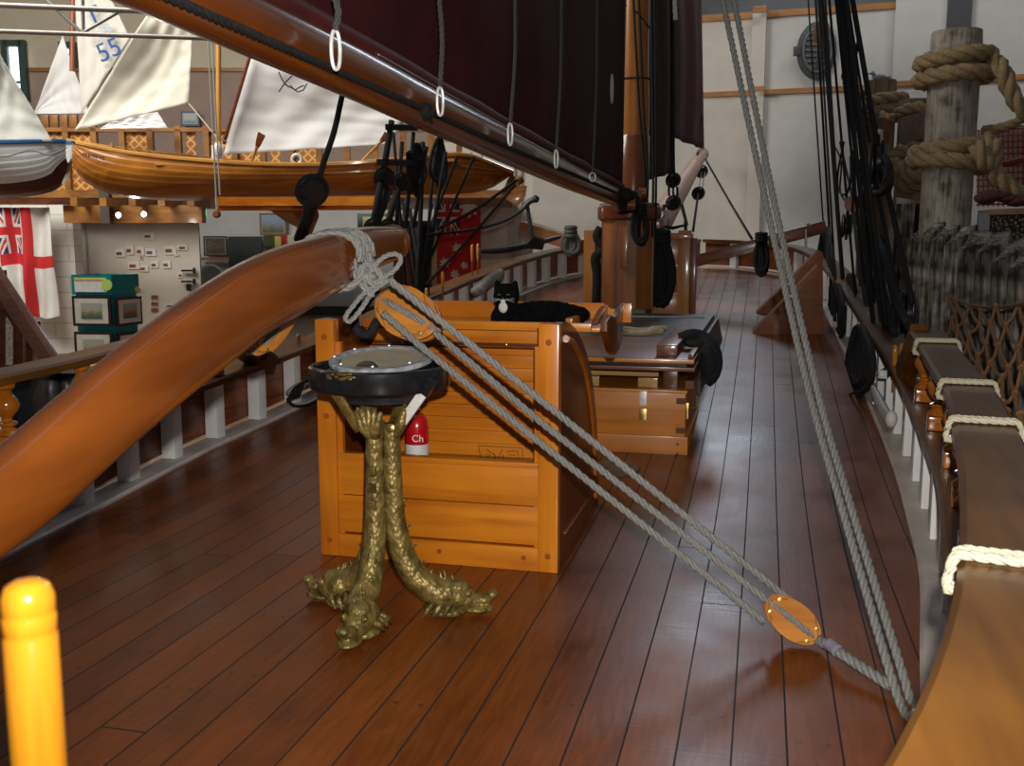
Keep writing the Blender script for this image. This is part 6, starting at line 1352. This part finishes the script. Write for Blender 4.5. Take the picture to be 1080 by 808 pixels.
# ============================================================ NET, FENCE, PILES
def near_net():
    b_ = B(); A0, A1, A2 = PX(1000, 312, 1.45), PX(1040, 325, 1.42), PX(1092, 318, 1.40)
    def top(u): return A0.lerp(A2, u)+V((0, 0, -.06*sin(pi*u)))
    def bot(u):
        y = 5.35-2.7*u; p = at_y(UR, y); return p+V((.24, 0, .70+.02*sin(u*20)))
    rr = random.Random(4); NU, NV = 6, 9; g = {}
    for i in range(-1, NU+2):
        for j in range(NV+1):
            u = min(1, max(0, (i+.5*(j % 2))/NU)); v = j/NV; g[i, j] = top(u).lerp(bot(u), v)+V((rr.uniform(-.02, .02), rr.uniform(-.03, .03), -.16*sin(pi*v)+rr.uniform(-.02, .02)))
    for j in range(NV):
        for i in range(0, NU+1):
            for di in ((0, 1) if j % 2 else (-1, 0)):
                a = g[i, j]; c = g.get((i+di, j+1))
                if c is None: continue
                m = a.lerp(c, .5)+V((0, 0, -.02)); rope(b_, [a, m, c], .010, strands=3)
            ell(b_, g[i, j], (.018, .018, .018), None, 8, 6)
    tube(b_, crom([top(k/8) for k in range(9)], 4), .011, 6)
    return solo('rope_net', b_, NETR, 'brown knotted rope netting hung from the raised rail towards the old fence', 'net', smooth=True)
near_net()
FENCE = None
def fence_mat(nm='weathered_fence', lo=(.02, .018, .014), mid=(.13, .11, .09), hi=(.40, .36, .29), p0=.17, p1=.38):
    m, nt, b = _new(nm); N = nt.nodes; L = nt.links
    tc = N.new('ShaderNodeTexCoord'); mp = N.new('ShaderNodeMapping'); mp.inputs['Scale'].default_value = (1, 1, .07); L.new(tc.outputs['Object'], mp.inputs[0])
    n = N.new('ShaderNodeTexNoise'); n.inputs['Scale'].default_value = 34; n.inputs['Detail'].default_value = 7; L.new(mp.outputs[0], n.inputs['Vector'])
    n2 = N.new('ShaderNodeTexNoise'); n2.inputs['Scale'].default_value = 5; L.new(tc.outputs['Object'], n2.inputs['Vector'])
    a = N.new('ShaderNodeMath'); a.operation = 'MULTIPLY'; L.new(n.outputs['Fac'], a.inputs[0]); L.new(n2.outputs['Fac'], a.inputs[1])
    r = N.new('ShaderNodeValToRGB'); e = r.color_ramp.elements; e[0].position = p0; e[0].color = rgb(lo); e[1].position = p1; e[1].color = rgb(hi); q = e.new(p0+.08); q.color = rgb(mid)
    L.new(a.outputs[0], r.inputs[0]); L.new(r.outputs[0], b.inputs['Base Color']); b.inputs['Roughness'].default_value = .9
    bp = N.new('ShaderNodeBump'); bp.inputs['Strength'].default_value = .8; bp.inputs['Distance'].default_value = .02; L.new(a.outputs[0], bp.inputs['Height']); L.new(bp.outputs[0], b.inputs['Normal'])
    return m
FNM = fence_mat()
tops = [(958, 242, 13), (969, 240, 12), (982, 243, 13), (996, 248, 15), (1011, 252, 18), (1029, 256, 17), (1046, 266, 18), (1063, 272, 20), (1082, 282, 24)]
rr = random.Random(9)
for i, (x, y, w) in enumerate(tops):
    a = PX(x, y+8, 1.72); n = len(tops); d = a.y; s = d/1050
    wv = w*s*1.02; dirn = V((.96, -.28, 0)).normalized(); nb = V((.28, .96, 0)).normalized()
    z = a.z; bm = B(); rp_ = a+V((0, 0, 0)); th = .55 if i != 3 else .6
    pts = [V((rp_.x, rp_.y, HF)), V((rp_.x, rp_.y, HF))+dirn*wv, V((rp_.x, rp_.y, z+rr.uniform(-.02, .04)))+dirn*wv, V((rp_.x, rp_.y, z-.02))]
    bk = V((.20, .34, 0))*(th/.55); v, f = hexa(bm, [pts[0], pts[1], pts[1]+bk, pts[0]+bk, pts[3], pts[2], pts[2]+bk+V((0, 0, .16)), pts[3]+bk+V((0, 0, .17))])
    bmesh.ops.bevel(bm, geom=list({e for q in f for e in q.edges}), offset=.012, segments=1, affect='EDGES')
    solo('fence_plank', bm, FNM, 'thick weathered grey fence plank, %s in the row counting from the far end' % names[i].replace('leftmost', 'first'), 'fence plank', 'weathered fence planks')
# net strip of dark slatted fence farther left
bm = B(); obox(bm, PX(952, 275, 1.8)+V((0, .3, 0)), (.12, 0, 0), (0, .3, 0), (0, 0, .75), .01); solo('fence_end_block', bm, FNM, 'dark end of the weathered fence behind the black blocks', 'fence end')

PIL = fence_mat('pile_wood', (.10, .08, .06), (.30, .26, .21), (.46, .41, .34), .12, .34)
PILD = wood('pile_wood_dark', (.12, .08, .05), (.26, .19, .12), 'Z', .85, 8, 0, .5)
def pile(label, xl, xr, ytop, Y, m, zb=HF):
    a = PY(xl, ytop, Y); b = PY(xr, ytop, Y); c = (a+b)/2; r = (b.x-a.x)/2*.99; bm = B(); h = a.z-zb
    rr = random.Random(int(xl)); prof = [(r*1.03, 0), (r*1.0, h*.3), (r*.99, h*.6), (r*.985, h*.97), (r*.96, h), (r*.6, h+.01), (0, h+.012)]
    lathe(bm, prof, (c.x, c.y, zb), seg=28)
    for v in bm.verts:
        k = noise.noise(V((v.co.x*3, v.co.y*3, v.co.z*.4)))*.02; d = V((v.co.x-c.x, v.co.y-c.y, 0)); v.co += d.normalized()*k if d.length > .01 else V((0, 0, 0))
    return solo('mooring_pile', bm, m, label, 'pile'), c, r
PY1, PY2 = 13.3, 16.2
_, pc, pr_ = pile('big round weathered pile wrapped with thick hawser at the top right', 981, 1037, 35, PY1, PIL)
_, qc, qr = pile('shorter darker pile farther back with a small bird on top', 912, 946, 86, PY2, PILD)
_, q2, q2r = pile('low dark pile standing just left of the big pile', 948, 982, 106, 15.2, PILD)
def hawser(name, label, loops, r, m=MANILA):
    b_ = B()
    for P in loops: rope(b_, P, r, strands=3, pitch=r*5.5, ds=r*.8)
    return solo(name, b_, m, label, 'rope', smooth=True)
def ring(c, R, z, tilt=0.0, a0=0, a1=2*pi, n=18, zz=.0):
    return [V((c.x+cos(a0+(a1-a0)*k/n)*R, c.y+sin(a0+(a1-a0)*k/n)*R, z+tilt*cos(a0+(a1-a0)*k/n)+zz*k/n)) for k in range(n+1)]
def zY(y, Y): return PY(1010, y, Y-.4).z
R1 = pr_+.09
hr = .105
z1a, z1b, z2a, z2b = zY(57, PY1), zY(76, PY1), zY(154, PY1), zY(169, PY1)
tail1 = [PY(1047, 60, PY1-.2), PY(1058, 75, PY1-.35), PY(1066, 97, PY1-.35), PY(1080, 117, PY1-.35), PY(1100, 128, PY1-.3)]
hawser('hawser', 'thick manila hawser wound twice round the top of the big pile', [ring(pc, R1, z1a, .03, radians(60), radians(395)), ring(pc, R1, z1b, .02, radians(-20), radians(340))+[], tail1], hr)
hawser('hawser', 'thinner manila rope end dropping to the upper right corner of the net', [[PY(1085, 121, PY1), PY(1070, 130, PY1), PY(1050, 136, PY1), PY(1036, 137, PY1)]], .06)
tail2 = [PY(1040, 146, PY1-.3), PY(1050, 158, PY1-.45), PY(1046, 172, PY1-.45), PY(1052, 186, PY1-.45), PY(1068, 200, PY1-.4), PY(1090, 212, PY1-.3)]
hawser('hawser', 'thick manila hawser wound twice round the middle of the big pile', [ring(pc, R1, z2a, .04, radians(150), radians(420)), ring(pc, R1+.02, z2b, -.05, radians(150), radians(400)), tail2, [PY(1030, 152, PY1-.5), PY(1036, 165, PY1-.55), PY(1042, 178, PY1-.5)]], hr)
HW = plain('darker_hawser', (.24, .17, .09), .9, 0, .4, 60, .4)
hawser('hawser', 'hawser wound round the darker far pile under the bird', [ring(qc, qr+.10, zY(101, PY2), .03), ring(qc, qr+.10, zY(113, PY2), .05)], .10, HW)
hawser('hawser', 'lower hawser draped between the dark piles', [[PY(946, 120, 15.1), PY(955, 116, 15), PY(968, 113, 14.9), PY(980, 118, 14.9)], [PY(930, 122, 15.7), PY(938, 126, 15.5), PY(948, 122, 15.3)]], .08, HW)
hawser('hawser', 'knotted hawser hanging in a heap below the timber block', [[PY(938, 172, 14.7), PY(948, 160, 14.6), PY(962, 158, 14.5), PY(972, 150, 14.4), PY(985, 150, 14.3)], [PY(942, 168, 14.5), PY(945, 185, 14.5), PY(955, 197, 14.5), PY(970, 195, 14.5), PY(978, 180, 14.4)], [PY(948, 175, 14.4), PY(958, 186, 14.3), PY(972, 186, 14.3), PY(980, 172, 14.3)]], .10, HW)
# timber blocks with orange ends
t = thing('timber_block', 'grey brown squared timber with an orange end tied between the piles', 'timber', PY(963, 148, 14.7))
b_ = B(); hexa(b_, [PY(950, 152, 14.7), PY(976, 146, 14.1), PY(976, 146, 14.5), PY(950, 152, 15.1), PY(950, 124, 14.7), PY(976, 117, 14.1), PY(976, 117, 14.5), PY(950, 124, 15.1)]); part('beam', b_, plain('weathered_timber', (.13, .09, .075), .8, 0, .25, 6), t)
b_ = B(); hexa(b_, [PY(976, 146, 14.1), PY(982, 145, 14.3), PY(982, 145, 14.6), PY(976, 146, 14.5), PY(976, 117, 14.1), PY(982, 114, 14.3), PY(982, 114, 14.6), PY(976, 117, 14.5)]); part('end_grain', b_, plain('orange_end', (.36, .12, .02), .6), t)
t = thing('timber_block', 'squared timber with an orange end just left of the far pile', 'timber', PY(925, 150, 15.1))
b_ = B(); hexa(b_, [PY(908, 155, 15.3), PY(932, 150, 14.9), PY(932, 150, 15.2), PY(908, 155, 15.6), PY(908, 128, 15.3), PY(932, 124, 14.9), PY(932, 124, 15.2), PY(908, 128, 15.6)]); part('beam', b_, MATS['weathered_timber'], t)
b_ = B(); hexa(b_, [PY(932, 152, 14.9), PY(938, 152, 15.1), PY(938, 152, 15.4), PY(932, 152, 15.2), PY(932, 126, 14.9), PY(938, 126, 15.1), PY(938, 126, 15.4), PY(932, 126, 15.2)]); part('end_grain', b_, MATS['orange_end'], t)
t = thing('timber_block', 'lower timber with an orange end just above the fence', 'timber', PY(960, 240, 14.7))
b_ = B(); hexa(b_, [PY(945, 250, 14.9), PY(970, 248, 14.3), PY(970, 248, 14.6), PY(945, 250, 15.2), PY(945, 208, 14.9), PY(970, 212, 14.3), PY(970, 212, 14.6), PY(945, 208, 15.2)]); part('beam', b_, BRW_X, t)
b_ = B(); hexa(b_, [PY(970, 248, 14.3), PY(977, 247, 14.5), PY(977, 247, 14.7), PY(970, 248, 14.6), PY(970, 212, 14.3), PY(977, 210, 14.5), PY(977, 210, 14.7), PY(970, 212, 14.6)]); part('end_grain', b_, MATS['orange_end'], t)
# bird
t = thing('wooden_bird', 'small grey and white seabird figure standing on the far pile', 'bird', PY(926, 86, PY2)); p = PY(927, 81.5, PY2)
b_ = B(); ell(b_, p, (.10, .05, .045)); ell(b_, p+V((-.09, 0, .06)), (.03, .03, .035)); tube(b_, [p+V((-.06, 0, .02)), p+V((-.09, 0, .07))], [.03, .02], 8); ell(b_, p+V((.11, 0, -.005)), (.07, .03, .018)); part('body', b_, plain('bird_blue_grey', (.20, .25, .30), .6), t, smooth=True)
b_ = B(); tube(b_, [p+V((-.11, 0, .06)), p+V((-.20, -.01, .05))], [.012, .003], 6); part('beak', b_, PANEL, t)
# pale glimpse / glass tube between the lines
b_ = B(); lathe(b_, [(0, 0), (.045, 0), (.05, .05), (.045, .18), (0, .2)], PY(927, 152, 14.6), seg=12); solo('glass_float', b_, plain('pale_glass', (.62, .50, .45), .2), 'small pale glass float beside the large black block', 'float')
# oval vent on the wall
t = thing('wall_vent', 'dark grey oval cast vent cover on the white wall behind the shrouds', 'vent', PD(862, 53, 23.2))
VG = plain('vent_grey', (.06, .07, .07), .5, .2, .15, 8)
vc = PD(862, 53, rd(862)-.2); b_ = B()
pts = [vc+_rt*(.43*cos(a))+V((0, 0, .62*sin(a))) for a in [2*pi*k/32 for k in range(32)]]; prism(b_, pts, _fh*.1, .02); part('plate', b_, VG, t)
b_ = B(); tube(b_, [vc-_fh*.02+_rt*(.31*cos(a))+V((0, 0, .47*sin(a))) for a in [2*pi*k/28 for k in range(28)]], .03, 6, True); part('inner_ring', b_, plain('vent_light', (.12, .135, .135), .5), t)
for k in range(7):
    for s in (-1, 1):
        b_ = B(); h = (k-3)*.12; w = .13*sqrt(max(.1, 1-(h/.5)**2)); obox(b_, vc-_fh*.02+V((0, 0, h))+_rt*(s*.14), _rt*w, _fh*.02, V((0, 0, .022))); part('louvre', b_, MATS['vent_light'], t)
b_ = B(); obox(b_, vc-_rt*.45+V((0, 0, -.02)), _rt*.07, _fh*.05, V((0, 0, .1)), .01); part('hinge', b_, VG, t)
# red mesh fence and crate
def mesh_mat():
    m, nt, b = _new('white_backing'); b.inputs['Base Color'].default_value = (.42, .40, .37, 1); b.inputs['Roughness'].default_value = .8; return m
t = thing('mesh_barrier', 'red plastic mesh barrier stretched over a pale backing behind the big pile', 'mesh barrier', PY(1060, 200, 14.2))
b_ = B(); hexa(b_, [PY(1030, 205, 14.6), PY(1100, 205, 14), PY(1100, 205, 14.1), PY(1030, 205, 14.7), PY(1030, 140, 14.6), PY(1100, 128, 14), PY(1100, 128, 14.1), PY(1030, 140, 14.7)]); part('backing', b_, mesh_mat(), t)
b_ = B()
for k in range(13): tube(b_, [PY(1030, 138+k*6.5, 14.5), PY(1100, 134+k*6.7, 13.9)], .012, 5)
for k in range(14): tube(b_, [PY(1032+k*5.2, 138, 14.5-k*.04), PY(1032+k*5.2, 218, 14.5-k*.04)], .010, 5)
part('mesh', b_, plain('red_mesh', (.36, .035, .02), .6), t, kind='stuff')
b_ = B(); tube(b_, [PY(1058, 173, 13.8), PY(1095, 165, 13.6)], .04, 6); part('red_band', b_, plain('dull_red_rope', (.22, .04, .02), .8), t)
t = thing('wicker_creel', 'dark wicker creel with a flat pale lid standing behind the fence', 'basket', PY(1065, 262, 11.6))
b_ = B(); a = PY(1043, 262, 11.7); c = PY(1100, 262, 11.2); z = PY(1060, 226, 11.4).z; b1 = V((a.x, a.y, HF)); hexa(b_, [V((a.x, a.y, HF)), V((c.x, c.y, HF)), V((c.x, c.y+.5, HF)), V((a.x, a.y+.5, HF)), V((a.x, a.y, z)), V((c.x, c.y, z)), V((c.x, c.y+.5, z)), V((a.x, a.y+.5, z))])
def wick():
    m, nt, b = _new('dark_wicker'); N = nt.nodes; L = nt.links; tc = N.new('ShaderNodeTexCoord'); v = N.new('ShaderNodeTexVoronoi'); v.inputs['Scale'].default_value = 22; L.new(tc.outputs['Object'], v.inputs['Vector'])
    r = N.new('ShaderNodeValToRGB'); r.color_ramp.elements[0].color = (.16, .08, .03, 1); r.color_ramp.elements[1].color = (.012, .008, .005, 1); r.color_ramp.elements[0].position = .1; r.color_ramp.elements[1].position = .45; L.new(v.outputs['Distance'], r.inputs[0]); L.new(r.outputs[0], b.inputs['Base Color']); b.inputs['Roughness'].default_value = .4
    bp = N.new('ShaderNodeBump'); bp.inputs['Distance'].default_value = .03; L.new(v.outputs['Distance'], bp.inputs['Height']); L.new(bp.outputs[0], b.inputs['Normal']); return m
part('basket', b_, wick(), t)
b_ = B(); hexa(b_, [V((a.x-.03, a.y-.03, z)), V((c.x, c.y-.03, z)), V((c.x, c.y+.5, z)), V((a.x-.03, a.y+.5, z)), V((a.x-.03, a.y-.03, z+.06)), V((c.x, c.y-.03, z+.06)), V((c.x, c.y+.5, z+.06)), V((a.x-.03, a.y+.5, z+.06))]); part('lid', b_, wood('creel_lid', (.14, .08, .04), (.24, .14, .07), 'X', .7), t)
b_ = B(); obox(b_, PY(1038, 234, 11.7), (.05, 0, 0), (0, .02, 0), (0, 0, .09)); part('tag', b_, plain('grey_tag', (.22, .22, .23), .6), t)
b_ = B(); obox(b_, PY(1033, 240, 11.8), (.025, 0, 0), (0, .02, 0), (0, 0, .18)); solo('blue_strip', b_, plain('blue_plastic', (.05, .12, .22), .5), 'thin blue plastic strip beside the big pile above the fence', 'strip')
bm = B(); rr = random.Random(2)
for k in range(7): ell(bm, PY(1040+k*8, 209-3*sin(k*1.1), 12.2), (.13, .12, .05+.02*rr.random()))
solo('red_bundle', bm, plain('dull_red_cloth', (.07, .02, .015), .8, 0, .4, 12, .4), 'dull red bundle lying on the creel in front of the mesh', 'bundle', smooth=True)

# ============================================================ NEAR STERN RAIL DETAILS
t = thing('stern_pin', 'thick turned golden pin top close to the camera at the lower left', 'belaying pin', PY(30, 808, .66))
p = PY(28, 613, .66); bx, by = p.x, p.y
b_ = B(); r_ = .0212
lathe(b_, [(r_*.8, .74), (r_, .78), (r_*1.02, .90), (r_, p.z-.045), (r_*.94, p.z-.043), (r_*1.0, p.z-.040), (r_*1.0, p.z-.028), (r_*.94, p.z-.026), (r_*1.0, p.z-.023), (r_*.97, p.z-.012), (r_*.80, p.z-.003), (r_*.45, p.z+.001), (0, p.z+.002)], (bx, by, 0), seg=36)
part('handle', b_, wood('golden_pin', (.24, .085, .004), (.40, .17, .008), 'Z', .18, 14, .8), t, smooth=True)
b_ = B(); lathe(b_, [(.03, .74), (.026, .745), (.022, .76), (.018, .765)], (bx, by, 0), seg=28); part('collar', b_, TURN, t)
pw = PY(100, 812, .60); b_ = B()
for k in range(4): rope(b_, [V((pw.x+.045*cos(a)*(1+.1*k), pw.y+.045*sin(a), .79+.017*k)) for a in [2*pi*j/14 for j in range(14)]], .010, closed=True)
solo('white_rope_coil', b_, plain('white_rope', (.62, .62, .60), .85, 0, .2, 200, .3), 'small white rope coil peeking up beside the golden pin', 'rope coil', smooth=True)
